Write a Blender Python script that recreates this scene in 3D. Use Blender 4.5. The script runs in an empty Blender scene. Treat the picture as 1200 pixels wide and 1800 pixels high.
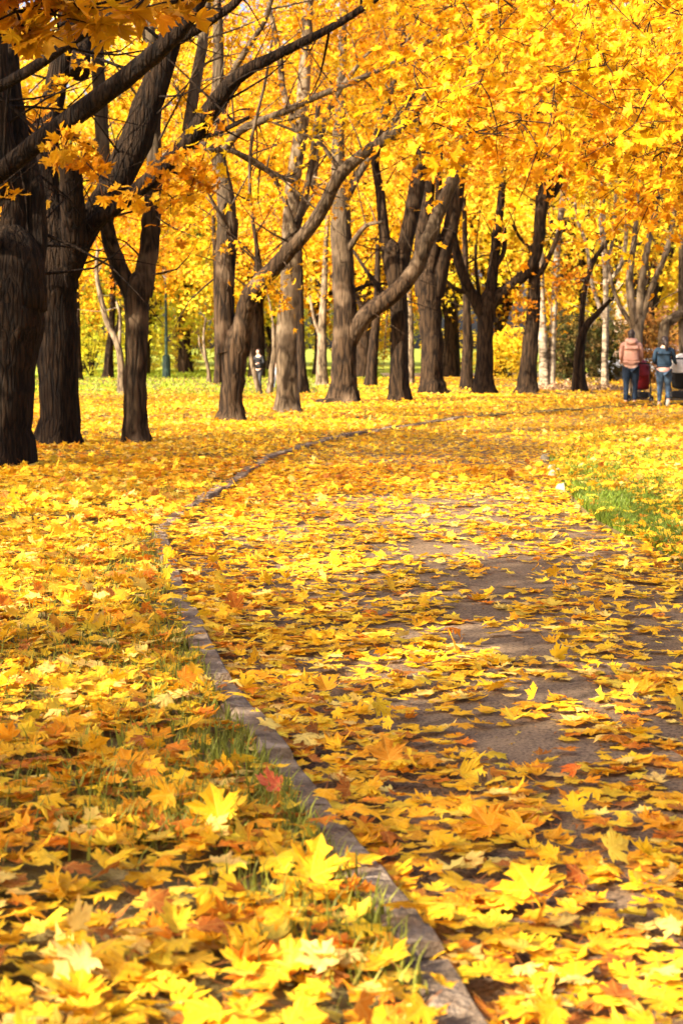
import bpy, math, random
import numpy as np
from mathutils import Vector
random.seed(7); rng = np.random.default_rng(11)
S = bpy.context.scene
# ------------------------------------------------------------------ camera, sky, sun, exposure
F = 3200.0; CH = 1.45; HY = 610.0
PITCH = math.atan((900 - HY) / F)
cam_d = bpy.data.cameras.new('camera'); cam = bpy.data.objects.new('camera', cam_d)
S.collection.objects.link(cam); S.camera = cam
cam.location = (0, 0, CH); cam.rotation_euler = (math.pi / 2 - PITCH, 0, 0)
cam_d.sensor_fit = 'VERTICAL'; cam_d.sensor_height = 36; cam_d.lens = F / 1800 * 36
cam_d.clip_end = 3000; cam_d.clip_start = 0.1
cam_d.dof.use_dof = True; cam_d.dof.focus_distance = 10.5; cam_d.dof.aperture_fstop = 5.6
SUN_EL = math.radians(31); LX, LY = 0.80, 0.60         # horizontal travel direction of the light
W = bpy.data.worlds.new('World'); S.world = W; W.use_nodes = True
nt = W.node_tree; bg = nt.nodes['Background']; sky = nt.nodes.new('ShaderNodeTexSky')
sky.sky_type = 'NISHITA'; sky.sun_disc = False; sky.sun_elevation = SUN_EL
sky.sun_rotation = math.atan2(-LX, -LY) % (2 * math.pi)
sky.dust_density = 6.0; sky.ozone_density = 0.0; sky.air_density = 0.6
nt.links.new(sky.outputs[0], bg.inputs[0]); bg.inputs[1].default_value = 0.14
sd = bpy.data.lights.new('sun', 'SUN'); sun = bpy.data.objects.new('sun', sd); S.collection.objects.link(sun)
sd.energy = 5.0; sd.angle = math.radians(0.55); sd.color = (1.0, 0.87, 0.66)
LDIR = Vector((LX * math.cos(SUN_EL), LY * math.cos(SUN_EL), -math.sin(SUN_EL)))
sun.rotation_euler = LDIR.to_track_quat('-Z', 'Y').to_euler()
S.view_settings.view_transform = 'Standard'; S.view_settings.look = 'None'
S.view_settings.gamma = 1; S.view_settings.exposure = 1.77
S.render.engine = 'CYCLES'; S.cycles.max_bounces = 7; S.cycles.diffuse_bounces = 4
S.cycles.transmission_bounces = 6

# ------------------------------------------------------------------ pixel <-> place
cp, sp_ = math.cos(PITCH), math.sin(PITCH)
def ray(x, y):
    a = (x - 600) / F; b = -(y - 900) / F
    return np.array([a, cp + b * sp_, -sp_ + b * cp])
def at(x, y, D):
    d = ray(x, y); return np.array([0, 0, CH]) + d * (D / d[1])
def gnd(x, y, z=0.0):    # where a pixel's ray meets height z
    d = ray(x, y); return np.array([0, 0, CH]) + d * ((z - CH) / d[2])
def project(P):
    P = np.asarray(P, float); q = P - np.array([0, 0, CH])
    dep = q[..., 1] * cp - q[..., 2] * sp_
    up = q[..., 1] * sp_ + q[..., 2] * cp
    dep_ = np.where(np.abs(dep) < 1e-3, 1e-3, dep)
    return 600 + F * q[..., 0] / dep_, 900 - F * up / dep_, dep
def norm(v): return v / (np.linalg.norm(v, axis=-1, keepdims=True) + 1e-9)

# ------------------------------------------------------------------ cheap value noise
def vnoise(x, y, seed=0):
    x = np.asarray(x, float); y = np.asarray(y, float)
    xi = np.floor(x).astype(np.int64); yi = np.floor(y).astype(np.int64)
    xf = x - xi; yf = y - yi; u = xf * xf * (3 - 2 * xf); v = yf * yf * (3 - 2 * yf)
    def h(a, b):
        n = (a * 374761393 + b * 668265263 + seed * 974711) & 0x7fffffff
        n = ((n ^ (n >> 13)) * 1274126177) & 0x7fffffff
        return ((n ^ (n >> 16)) & 0xffff) / 65535.0
    return (h(xi, yi) * (1 - u) + h(xi + 1, yi) * u) * (1 - v) + (h(xi, yi + 1) * (1 - u) + h(xi + 1, yi + 1) * u) * v

# ------------------------------------------------------------------ mesh helpers
class MB:
    def __init__(s): s.v = []; s.f = []; s.c = []; s.l = []; s.n = 0
    def add(s, v, f, col=None, luv=None):
        v = np.asarray(v, np.float32).reshape(-1, 3); f = np.asarray(f, np.int64)
        s.v.append(v); s.f.append(f + s.n)
        s.c.append(np.broadcast_to(np.asarray(col if col is not None else (1, 1, 1), np.float32), (len(v), 3)))
        s.l.append(luv if luv is not None else np.zeros((len(v), 2), np.float32)); s.n += len(v)
    def mesh(s, name, mat, smooth=False, attrs=False):
        me = bpy.data.meshes.new(name)
        v = np.concatenate(s.v); me.vertices.add(len(v)); me.vertices.foreach_set('co', v.ravel())
        li = np.concatenate([f.ravel() for f in s.f]).astype(np.int32)
        lt = np.concatenate([np.full(len(f), f.shape[1], np.int32) for f in s.f])
        ls = np.concatenate([[0], np.cumsum(lt)[:-1]]).astype(np.int32)
        me.loops.add(len(li)); me.loops.foreach_set('vertex_index', li)
        me.polygons.add(len(lt)); me.polygons.foreach_set('loop_start', ls)
        try: me.polygons.foreach_set('loop_total', lt)
        except Exception: pass
        me.update(calc_edges=True)
        me.polygons.foreach_set('use_smooth', np.full(len(lt), smooth)) 
        if attrs:
            a = me.attributes.new('leafcol', 'FLOAT_COLOR', 'POINT')
            c = np.concatenate([np.concatenate(s.c), np.ones((len(v), 1), np.float32)], 1)
            a.data.foreach_set('color', c.astype(np.float32).ravel())
            a = me.attributes.new('luv', 'FLOAT2', 'POINT')
            a.data.foreach_set('vector', np.concatenate(s.l).astype(np.float32).ravel())
        me.materials.append(mat); me.validate(); return me
    def build(s, name, mat, parent=None, smooth=False, attrs=False):
        o = bpy.data.objects.new(name, s.mesh(name, mat, smooth, attrs)); S.collection.objects.link(o)
        if parent is not None:
            o.parent = parent; o.matrix_parent_inverse.identity()
            inv = np.array(parent.location)
            if parent.get('_world'): 
                co = np.empty(len(o.data.vertices) * 3, np.float32); o.data.vertices.foreach_get('co', co)
                o.data.vertices.foreach_set('co', (co.reshape(-1, 3) - inv).astype(np.float32).ravel())
        return o
def tag(o, label=None, cat=None, group=None, kind=None):
    if label: o['label'] = label
    if cat: o['category'] = cat
    if group: o['group'] = group
    if kind: o['kind'] = kind
    return o
def thing(name, label, cat, loc=(0, 0, 0), group=None, world=True):
    """Empty at the base. world=True: parts are modelled in world coordinates and moved under it."""
    o = bpy.data.objects.new(name, None); S.collection.objects.link(o); o.location = [float(a) for a in loc]
    o.empty_display_size = 0.3
    tag(o, label, cat, group)
    if world: o['_world'] = 1
    return o

def catmull(P, n):
    P = np.asarray(P, float)
    if len(P) == 2: 
        t = np.linspace(0, 1, n)[:, None]; return P[0] * (1 - t) + P[1] * t
    Q = np.vstack([2 * P[0] - P[1], P, 2 * P[-1] - P[-2]]); out = []
    k = len(P) - 1; ts = np.linspace(0, k, n)
    for t in ts:
        i = min(int(t), k - 1); u = t - i; a, b, c, d = Q[i:i + 4]
        out.append(0.5 * (2 * b + (c - a) * u + (2 * a - 5 * b + 4 * c - d) * u * u + (3 * b - a - 3 * c + d) * u ** 3))
    return np.array(out)
def tube(mb, P, R, sides=8, col=None, rough=0.0, caps=True, flute=0.0):
    P = np.asarray(P, float); R = np.broadcast_to(np.asarray(R, float), (len(P),)); n = len(P)
    T = norm(np.gradient(P, axis=0)); up = np.array([1., 0, 0]) if abs(T[0][0]) < 0.8 else np.array([0, 1., 0])
    N = np.zeros_like(P); a = up - T[0] * np.dot(up, T[0]); N[0] = a / np.linalg.norm(a)
    for i in range(1, n):
        a = N[i - 1] - T[i] * np.dot(N[i - 1], T[i]); N[i] = a / (np.linalg.norm(a) + 1e-9)
    B = np.cross(T, N); th = np.arange(sides) / sides * 2 * math.pi
    r = R[:, None] * np.ones(sides)[None]
    if rough: r = r * (1 + rough * (vnoise(np.arange(n)[:, None] * 0.9 + P[0, 0] * 7, np.arange(sides)[None] * 1.3 + P[0, 1]) - 0.5) * 2)
    if flute: r = r * (1 + flute * np.sin(th * 5 + P[0, 0])[None] * np.linspace(1, 0, n)[:, None] ** 3)
    V = P[:, None] + r[..., None] * (np.cos(th)[None, :, None] * N[:, None] + np.sin(th)[None, :, None] * B[:, None])
    i = np.arange(n - 1)[:, None] * sides; j = np.arange(sides)[None]; j2 = (j + 1) % sides
    f = np.stack([i + j, i + j2, i + sides + j2, i + sides + j], -1).reshape(-1, 4)
    mb.add(V.reshape(-1, 3), f, col)
    if caps and R[-1] > 0.02:
        mb.add(np.vstack([V[-1], P[-1] + T[-1] * R[-1] * 0.4]), np.array([[k, (k + 1) % sides, sides] for k in range(sides)]), col)
        mb.add(np.vstack([V[0], P[0]]), np.array([[(k + 1) % sides, k, sides] for k in range(sides)]), col)
def ellip(mb, c, r, seg=14, rings=9, col=None, z0=-1, z1=1, noise=0):
    c = np.asarray(c, float); r = np.broadcast_to(np.asarray(r, float), (3,))
    ph = np.linspace(math.asin(z0), math.asin(z1), rings); th = np.arange(seg) / seg * 2 * math.pi
    V = np.stack([np.cos(ph)[:, None] * np.cos(th), np.cos(ph)[:, None] * np.sin(th), np.sin(ph)[:, None] * np.ones(seg)], -1)
    if noise: V = V * (1 + noise * (vnoise(V[..., 0] * 3 + 9, V[..., 2] * 3 + V[..., 1] * 2 + 5) - .5))[..., None]
    V = V * r + c; i = np.arange(rings - 1)[:, None] * seg; j = np.arange(seg)[None]; j2 = (j + 1) % seg
    mb.add(V.reshape(-1, 3), np.stack([i + j, i + j2, i + seg + j2, i + seg + j], -1).reshape(-1, 4), col)
def box(mb, c, s, rz=0, col=None, bev=0.0):
    c = np.asarray(c, float); h = np.asarray(s, float) / 2; b = min(bev, h.min() * .8)
    pts = []; 
    if b <= 0:
        v = np.array([[x, y, z] for z in (-1, 1) for y in (-1, 1) for x in (-1, 1)]) * h
        f = np.array([[0, 2, 3, 1], [4, 5, 7, 6], [0, 1, 5, 4], [2, 6, 7, 3], [0, 4, 6, 2], [1, 3, 7, 5]])
    else:
        rings = [(-h[2], b), (-h[2] + b, 0), (h[2] - b, 0), (h[2], b)]; v = []
        for z, k in rings:
            x, y = h[0] - k, h[1] - k; e = b
            v += [(-x + e, -y, z), (x - e, -y, z), (x, -y + e, z), (x, y - e, z), (x - e, y, z), (-x + e, y, z), (-x, y - e, z), (-x, -y + e, z)]
        v = np.array(v); f = [[i * 8 + j, i * 8 + (j + 1) % 8, i * 8 + 8 + (j + 1) % 8, i * 8 + 8 + j] for i in range(3) for j in range(8)]
        f = np.array(f)
    R = np.array([[math.cos(rz), -math.sin(rz), 0], [math.sin(rz), math.cos(rz), 0], [0, 0, 1]])
    mb.add(v @ R.T + c, f, col)
    if b > 0:
        mb.add(v[:8] @ R.T + c, np.array([[7, 6, 5, 4, 3, 2, 1, 0]]), col); mb.add(v[24:] @ R.T + c, np.array([[0, 1, 2, 3, 4, 5, 6, 7]]), col)

# ------------------------------------------------------------------ materials
def newmat(name):
    m = bpy.data.materials.new(name); m.use_nodes = True; t = m.node_tree; return m, t, t.nodes['Principled BSDF']
def nd(t, typ, **k):
    n = t.nodes.new(typ)
    for a, b in k.items(): setattr(n, a, b)
    return n
def ramp(t, stops, fac):
    r = nd(t, 'ShaderNodeValToRGB'); el = r.color_ramp.elements
    while len(el) < len(stops): el.new(0.5)
    for e, (p, c) in zip(el, stops): e.position = p; e.color = (*c, 1) if len(c) == 3 else c
    t.links.new(fac, r.inputs[0]); return r.outputs[0]
def leafmat(name, trans=0.4, veins=False, rough=0.5, spec=0.25):
    m, t, p = newmat(name); L = t.links
    a = nd(t, 'ShaderNodeAttribute', attribute_name='leafcol')
    tc = nd(t, 'ShaderNodeTexCoord'); no = nd(t, 'ShaderNodeTexNoise'); no.inputs['Scale'].default_value = 22 if veins else 6
    no.inputs['Detail'].default_value = 4; L.new(tc.outputs['Object'], no.inputs['Vector'])
    mx = nd(t, 'ShaderNodeMix', data_type='RGBA', blend_type='MULTIPLY'); mx.inputs[0].default_value = 1
    L.new(a.outputs['Color'], mx.inputs[6])
    L.new(ramp(t, [(0.25, (0.72, 0.6, 0.5)), (0.5, (1, 1, 1)), (0.75, (1.05, 1.08, 1.0))], no.outputs[0]), mx.inputs[7]); col = mx.outputs[2]
    if veins:
        u = nd(t, 'ShaderNodeAttribute', attribute_name='luv'); sx = nd(t, 'ShaderNodeSeparateXYZ'); L.new(u.outputs['Vector'], sx.inputs[0])
        # angle round the stalk joint; vein lines where the angle is near one of five directions
        def mth(op, a, b=None, c=None):
            n = nd(t, 'ShaderNodeMath', operation=op)
            for i, q in enumerate((a, b, c)):
                if q is None: continue
                if isinstance(q, (int, float)): n.inputs[i].default_value = q
                else: L.new(q, n.inputs[i])
            return n.outputs[0]
        ax = mth('ABSOLUTE', sx.outputs[0]); ang = mth('ARCTAN2', ax, sx.outputs[1])
        r2 = mth('SQRT', mth('ADD', mth('MULTIPLY', ax, ax), mth('MULTIPLY', sx.outputs[1], sx.outputs[1])))
        d = None
        for th in (0.0, 0.98, 1.70):
            q = mth('MULTIPLY', mth('ABSOLUTE', mth('SUBTRACT', ang, th)), r2); d = q if d is None else mth('MINIMUM', d, q)
        side = mth('ABSOLUTE', mth('SINE', mth('ADD', mth('MULTIPLY', r2, 26.0), mth('MULTIPLY', ang, 9.0))))
        vein = mth('MAXIMUM', mth('SUBTRACT', 1.0, mth('MULTIPLY', d, 45.0)), mth('MULTIPLY', mth('SUBTRACT', side, 0.93), 5.0)); vein = mth('MINIMUM', mth('MAXIMUM', vein, 0.0), 1.0)
        m2 = nd(t, 'ShaderNodeMix', data_type='RGBA'); L.new(mth('MULTIPLY', vein, 0.5), m2.inputs[0]); L.new(col, m2.inputs[6]); m2.inputs[7].default_value = (0.9, 0.62, 0.12, 1); col = m2.outputs[2]
        ns = nd(t, 'ShaderNodeTexNoise'); ns.inputs['Scale'].default_value = 75; ns.inputs['Detail'].default_value = 3; L.new(tc.outputs['Object'], ns.inputs['Vector'])
        nz = nd(t, 'ShaderNodeTexNoise'); nz.inputs['Scale'].default_value = 5; L.new(tc.outputs['Object'], nz.inputs['Vector'])
        sp = mth('MULTIPLY', ramp(t, [(.58, (0, 0, 0)), (.66, (1, 1, 1))], ns.outputs[0]), ramp(t, [(.45, (.1, .1, .1)), (.6, (1, 1, 1))], nz.outputs[0]))
        m3 = nd(t, 'ShaderNodeMix', data_type='RGBA', blend_type='MULTIPLY'); L.new(mth('MULTIPLY', sp, .75), m3.inputs[0]); L.new(col, m3.inputs[6]); m3.inputs[7].default_value = (.5, .3, .25, 1); col = m3.outputs[2]
        bp = nd(t, 'ShaderNodeBump'); bp.inputs['Strength'].default_value = 0.35; bp.inputs['Distance'].default_value = 0.002
        L.new(mth('ADD', vein, mth('MULTIPLY', no.outputs[0], 1.5)), bp.inputs['Height']); L.new(bp.outputs[0], p.inputs['Normal'])
    L.new(col, p.inputs['Base Color']); p.inputs['Roughness'].default_value = rough; p.inputs['Specular IOR Level'].default_value = spec
    tr = nd(t, 'ShaderNodeBsdfTranslucent'); L.new(col, tr.inputs['Color'])
    ms = nd(t, 'ShaderNodeMixShader'); ms.inputs[0].default_value = trans
    L.new(p.outputs[0], ms.inputs[1]); L.new(tr.outputs[0], ms.inputs[2]); L.new(ms.outputs[0], t.nodes['Material Output'].inputs['Surface'])
    return m
def barkmat(name, c1, c2, c3, sx=14, sz=2.2, bump=0.03, pale=0.5, upper=None):
    m, t, p = newmat(name); L = t.links; tc = nd(t, 'ShaderNodeTexCoord'); mp = nd(t, 'ShaderNodeMapping'); mp.inputs['Scale'].default_value = (sx, sx, sz)
    L.new(tc.outputs['Object'], mp.inputs[0]); n1 = nd(t, 'ShaderNodeTexNoise'); n1.inputs['Scale'].default_value = 1.0; n1.inputs['Detail'].default_value = 7; n1.inputs['Distortion'].default_value = 0.6
    L.new(mp.outputs[0], n1.inputs['Vector']); n2 = nd(t, 'ShaderNodeTexNoise'); n2.inputs['Scale'].default_value = 1.3; n2.inputs['Detail'].default_value = 3; L.new(tc.outputs['Object'], n2.inputs['Vector'])
    vo = nd(t, 'ShaderNodeTexVoronoi', feature='DISTANCE_TO_EDGE'); vo.inputs['Scale'].default_value = 1.15; dm = nd(t, 'ShaderNodeMix', data_type='VECTOR'); dm.inputs[0].default_value = .35; L.new(mp.outputs[0], dm.inputs[4]); L.new(n1.outputs[1], dm.inputs[5]); L.new(dm.outputs[1], vo.inputs[0])
    hh = nd(t, 'ShaderNodeMath', operation='MULTIPLY_ADD'); L.new(ramp(t, [(0.0, (0, 0, 0)), (0.22, (1, 1, 1))], vo.outputs[0]), hh.inputs[0]); hh.inputs[1].default_value = .35; L.new(n1.outputs[0], hh.inputs[2])
    hb = nd(t, 'ShaderNodeMath', operation='SUBTRACT'); L.new(hh.outputs[0], hb.inputs[0]); hb.inputs[1].default_value = .22
    a = ramp(t, [(0.25, c1), (0.70, c2)], hb.outputs[0]); mx = nd(t, 'ShaderNodeMix', data_type='RGBA')
    f = ramp(t, [(pale, (0, 0, 0)), (pale + .15, (1, 1, 1))], n2.outputs[0]); L.new(f, mx.inputs[0]); L.new(a, mx.inputs[6]); mx.inputs[7].default_value = (*c3, 1)
    m2 = nd(t, 'ShaderNodeMix', data_type='RGBA', blend_type='MULTIPLY'); m2.inputs[0].default_value = 0.7; L.new(mx.outputs[2], m2.inputs[6]); L.new(ramp(t, [(0.3, (0.45, 0.42, 0.4)), (0.6, (1, 1, 1))], n1.outputs[0]), m2.inputs[7])
    if upper:    # old maples: ridged dark bark low down, smooth grey limbs above, their sunlit look coloured in
        sz_ = nd(t, 'ShaderNodeSeparateXYZ'); L.new(tc.outputs['Object'], sz_.inputs[0]); ad = nd(t, 'ShaderNodeMath', operation='MULTIPLY_ADD'); L.new(n2.outputs[0], ad.inputs[0]); ad.inputs[1].default_value = 3.0; L.new(sz_.outputs[2], ad.inputs[2])
        mr = nd(t, 'ShaderNodeMapRange'); mr.inputs[1].default_value = 4.4; mr.inputs[2].default_value = 7.5; L.new(ad.outputs[0], mr.inputs[0])
        m9 = nd(t, 'ShaderNodeMix', data_type='RGBA'); L.new(mr.outputs[0], m9.inputs[0]); L.new(m2.outputs[2], m9.inputs[6]); L.new(ramp(t, [(.35, tuple(.45 * u for u in upper)), (.6, upper)], n1.outputs[0]), m9.inputs[7]); m2 = m9
    L.new(m2.outputs[2], p.inputs['Base Color']); p.inputs['Roughness'].default_value = 0.9; p.inputs['Specular IOR Level'].default_value = 0.15
    b = nd(t, 'ShaderNodeBump'); b.inputs['Strength'].default_value = 0.9; b.inputs['Distance'].default_value = bump; L.new(hh.outputs[0], b.inputs['Height']); L.new(b.outputs[0], p.inputs['Normal'])
    return m
def simple(name, c, rough=0.7, metal=0, var=0.25, scale=8, spec=0.3, sheen=0):
    m, t, p = newmat(name); L = t.links; tc = nd(t, 'ShaderNodeTexCoord'); n = nd(t, 'ShaderNodeTexNoise'); n.inputs['Scale'].default_value = scale; n.inputs['Detail'].default_value = 5
    L.new(tc.outputs['Object'], n.inputs['Vector']); c = np.array(c)
    L.new(ramp(t, [(0.3, tuple(c * (1 - var))), (0.7, tuple(np.minimum(c * (1 + var), 1)))], n.outputs[0]), p.inputs['Base Color'])
    p.inputs['Roughness'].default_value = rough; p.inputs['Metallic'].default_value = metal; p.inputs['Specular IOR Level'].default_value = spec
    b = nd(t, 'ShaderNodeBump'); b.inputs['Strength'].default_value = 0.3; b.inputs['Distance'].default_value = 0.004; L.new(n.outputs[0], b.inputs['Height']); L.new(b.outputs[0], p.inputs['Normal'])
    return m
M_leaf = leafmat('tree leaf', 0.42, spec=.12); M_leafg = leafmat('fallen leaf', 0.30, veins=True, rough=0.55, spec=0.12); M_leaff = leafmat('fallen leaf far', 0.3)
M_grass = leafmat('grass blade', 0.35, rough=0.5)
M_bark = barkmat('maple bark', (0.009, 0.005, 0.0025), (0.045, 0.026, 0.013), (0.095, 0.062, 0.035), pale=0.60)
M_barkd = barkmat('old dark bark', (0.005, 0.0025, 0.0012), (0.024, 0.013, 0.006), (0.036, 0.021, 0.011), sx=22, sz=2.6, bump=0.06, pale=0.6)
M_barkg = barkmat('maple bark paling upward', (0.012, 0.007, 0.0035), (0.060, 0.036, 0.019), (0.14, 0.095, 0.058), pale=0.52, upper=(.12, .088, .055))
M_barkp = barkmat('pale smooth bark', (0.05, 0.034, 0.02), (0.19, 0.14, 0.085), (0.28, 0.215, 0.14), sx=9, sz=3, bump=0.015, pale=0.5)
M_birch = barkmat('birch bark', (0.08, 0.06, 0.04), (0.38, 0.30, 0.21), (0.44, 0.36, 0.26), sx=3, sz=9, bump=0.01, pale=0.45)

# ground materials
def asphalt():
    m, t, p = newmat('asphalt'); L = t.links; tc = nd(t, 'ShaderNodeTexCoord')
    n = nd(t, 'ShaderNodeTexNoise'); n.inputs['Scale'].default_value = 0.9; n.inputs['Detail'].default_value = 6; L.new(tc.outputs['Object'], n.inputs[0])
    g = nd(t, 'ShaderNodeTexNoise'); g.inputs['Scale'].default_value = 220; g.inputs['Detail'].default_value = 3; L.new(tc.outputs['Object'], g.inputs[0])
    v = nd(t, 'ShaderNodeTexVoronoi', feature='DISTANCE_TO_EDGE'); v.inputs['Scale'].default_value = 0.55; 
    n3 = nd(t, 'ShaderNodeTexNoise'); n3.inputs['Scale'].default_value = 3; L.new(tc.outputs['Object'], n3.inputs[0])
    mxv = nd(t, 'ShaderNodeMix', data_type='VECTOR'); mxv.inputs[0].default_value = 0.15; L.new(tc.outputs['Object'], mxv.inputs[4]); L.new(n3.outputs[1], mxv.inputs[5]); L.new(mxv.outputs[1], v.inputs[0])
    a = ramp(t, [(0.3, (0.125, 0.085, 0.054)), (0.7, (0.22, 0.156, 0.102))], n.outputs[0])
    b = ramp(t, [(0.3, (0.62, 0.62, 0.62)), (0.7, (1.3, 1.27, 1.22))], g.outputs[0])
    mx = nd(t, 'ShaderNodeMix', data_type='RGBA', blend_type='MULTIPLY'); mx.inputs[0].default_value = 1; L.new(a, mx.inputs[6]); L.new(b, mx.inputs[7])
    cr = ramp(t, [(0.0, (0.4, 0.4, 0.4)), (0.012, (1, 1, 1))], v.outputs[0]); m2 = nd(t, 'ShaderNodeMix', data_type='RGBA', blend_type='MULTIPLY'); m2.inputs[0].default_value = 0.7; L.new(mx.outputs[2], m2.inputs[6]); L.new(cr, m2.inputs[7])
    g2 = nd(t, 'ShaderNodeTexNoise'); g2.inputs['Scale'].default_value = 75; g2.inputs['Detail'].default_value = 2; L.new(tc.outputs['Object'], g2.inputs[0])
    g3 = nd(t, 'ShaderNodeTexVoronoi'); g3.inputs['Scale'].default_value = 130; L.new(tc.outputs['Object'], g3.inputs[0])
    m4 = nd(t, 'ShaderNodeMix', data_type='RGBA', blend_type='MULTIPLY'); m4.inputs[0].default_value = 1; L.new(m2.outputs[2], m4.inputs[6]); L.new(ramp(t, [(.36, (.5, .48, .46)), (.5, (1, 1, 1)), (.64, (1.35, 1.3, 1.2))], g2.outputs[0]), m4.inputs[7])
    m5 = nd(t, 'ShaderNodeMix', data_type='RGBA'); L.new(ramp(t, [(.10, (.6, .6, .6)), (.2, (0, 0, 0))], g3.outputs[0]), m5.inputs[0]); L.new(m4.outputs[2], m5.inputs[6]); m5.inputs[7].default_value = (.34, .28, .23, 1); m2 = m5
    L.new(m2.outputs[2], p.inputs['Base Color']); p.inputs['Roughness'].default_value = 0.9; p.inputs['Specular IOR Level'].default_value = 0.12
    bp = nd(t, 'ShaderNodeBump'); bp.inputs['Strength'].default_value = 0.6; bp.inputs['Distance'].default_value = 0.004; L.new(g.outputs[0], bp.inputs['Height']); L.new(bp.outputs[0], p.inputs['Normal']); return m
def soil(name, cols, scale=3):
    m, t, p = newmat(name); L = t.links; tc = nd(t, 'ShaderNodeTexCoord')
    n = nd(t, 'ShaderNodeTexNoise'); n.inputs['Scale'].default_value = scale; n.inputs['Detail'].default_value = 8; n.inputs['Roughness'].default_value = 0.65; L.new(tc.outputs['Object'], n.inputs[0])
    L.new(ramp(t, cols, n.outputs[0]), p.inputs['Base Color']); p.inputs['Roughness'].default_value = 0.95; p.inputs['Specular IOR Level'].default_value = 0.1
    g = nd(t, 'ShaderNodeTexNoise'); g.inputs['Scale'].default_value = 60; g.inputs['Detail'].default_value = 5; L.new(tc.outputs['Object'], g.inputs[0])
    bp = nd(t, 'ShaderNodeBump'); bp.inputs['Strength'].default_value = 0.8; bp.inputs['Distance'].default_value = 0.02; L.new(g.outputs[0], bp.inputs['Height']); L.new(bp.outputs[0], p.inputs['Normal']); return m
M_asph = asphalt()
M_soil = soil('lawn soil', [(0.3, (0.05, 0.035, 0.014)), (0.5, (0.13, 0.10, 0.035)), (0.68, (0.26, 0.20, 0.10))])
M_far = soil('far lawn', [(0.35, (0.10, 0.15, 0.02)), (0.5, (0.20, 0.25, 0.03)), (0.68, (0.42, 0.34, 0.04))], 0.9)
M_kerb = soil('kerb concrete', [(0.3, (0.09, 0.062, 0.04)), (0.5, (0.20, 0.145, 0.10)), (0.68, (0.36, 0.285, 0.21))], 9)

# ------------------------------------------------------------------ the layout of path and lawns
kerb_px = [(905, 1860), (870, 1800), (800, 1690), (740, 1600), (600, 1440), (490, 1300), (415, 1200), (393, 1165), (340, 1060), (306, 965), (293, 925), (345, 885), (405, 850), (480, 800), (590, 768), (680, 752), (765, 740), (815, 732)]
right_px = [(1330, 1130), (1200, 1005), (1120, 962), (1050, 930), (1015, 895), (985, 860), (962, 815), (1000, 778), (1090, 752), (1200, 735)]
def polyres(P, n, sm=5):
    P = np.asarray(P, float); d = np.concatenate([[0], np.cumsum(np.hypot(*np.diff(P, axis=0).T))]); q = np.linspace(0, 1, n) ** 1.7 * d[-1]
    Q = np.stack([np.interp(q, d, P[:, 0]), np.interp(q, d, P[:, 1])], -1)
    for _ in range(sm): Q[1:-1] = .25 * Q[:-2] + .5 * Q[1:-1] + .25 * Q[2:]
    return Q
KL = np.array([gnd(*p, .08)[:2] for p in kerb_px]); KR = np.array([gnd(*p)[:2] for p in right_px])
KEND = KL[-1].copy()
KL = np.vstack([[[.95, -2]], KL, [[7.0, 43.5], [16, 48.5], [40, 56], [90, 66]]])
KR = np.vstack([[[4.6, -2], [4.2, 4]], KR, [[16, 43], [40, 50], [90, 60]]])
KL = polyres(KL, 300, 1); KR = polyres(KR, 300, 4)
def seg_dist(P, poly):
    """signed distance to a polyline; + on its right-hand side"""
    best = np.full(len(P), 1e9); sg = np.ones(len(P))
    for a, b in zip(poly[:-1], poly[1:]):
        d = b - a; L2 = d @ d + 1e-9; t = np.clip(((P - a) @ d) / L2, 0, 1); q = a + t[:, None] * d; r = P - q
        dist = np.hypot(r[:, 0], r[:, 1]); cr = d[0] * (P[:, 1] - a[1]) - d[1] * (P[:, 0] - a[0]); m = dist < best
        best[m] = dist[m]; sg[m] = np.where(cr[m] < 0, 1, -1)
    return best * sg
# path sheet between the two edges
mb = MB(); V = np.zeros((300, 7, 3))
for i in range(7):
    w = i / 6; V[:, i, :2] = KL * (1 - w) + KR * w; V[:, i, 2] = 0.02 * (1 - (2 * w - 1) ** 2)
def gridf(a, b):
    i = np.arange(a - 1)[:, None] * b; j = np.arange(b - 1)[None]
    return np.stack([i + j, i + j + 1, i + b + j + 1, i + b + j], -1).reshape(-1, 4)
mb.add(V.reshape(-1, 3), gridf(300, 7)); tag(mb.build('path', M_asph, smooth=True), 'dark asphalt park path curving away to the right under fallen leaves', 'path', kind='structure')
def lawn(edge, sign, name, label, edge_z):
    offs = np.array([0, .05, .15, .3, .5, .8, 1.2, 1.7, 2.3, 3, 4, 5.5, 7.5, 10, 14, 20, 30, 45, 70, 110.])
    T = norm(np.gradient(edge, axis=0)); N = np.stack([-T[:, 1], T[:, 0]], -1) * sign
    # blend normals to a steady side direction with distance so rows never cross
    far = np.array([-0.98, 0.2]) if sign > 0 else np.array([0.95, -0.3])
    V = np.zeros((len(edge), len(offs), 3))
    for k, o in enumerate(offs):
        w = min(1, o / 2.0); D = norm(N * (1 - w) + far * w); V[:, k, :2] = edge + D * o
        x, y = V[:, k, 0], V[:, k, 1]
        V[:, k, 2] = edge_z + min(o, 1) * 0.02 + min(1, o / .5) * 0.05 * (vnoise(x * 1.3, y * 1.3) - .5) + min(1, o / 5) * .10 * (vnoise(x * .3, y * .3, 3) - .5)
    mb = MB(); f = gridf(len(edge), len(offs)); f = f if sign < 0 else f[:, ::-1]; mb.add(V.reshape(-1, 3), f)
    # little face down to the path
    n = len(edge); lo = np.concatenate([edge, np.full((n, 1), -0.03)], 1); vv = np.stack([lo, V[:, 0]], 1); g = gridf(n, 2); mb.add(vv.reshape(-1, 3), g)
    tag(mb.build(name, M_soil, smooth=True), label, 'lawn', kind='structure')
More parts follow.
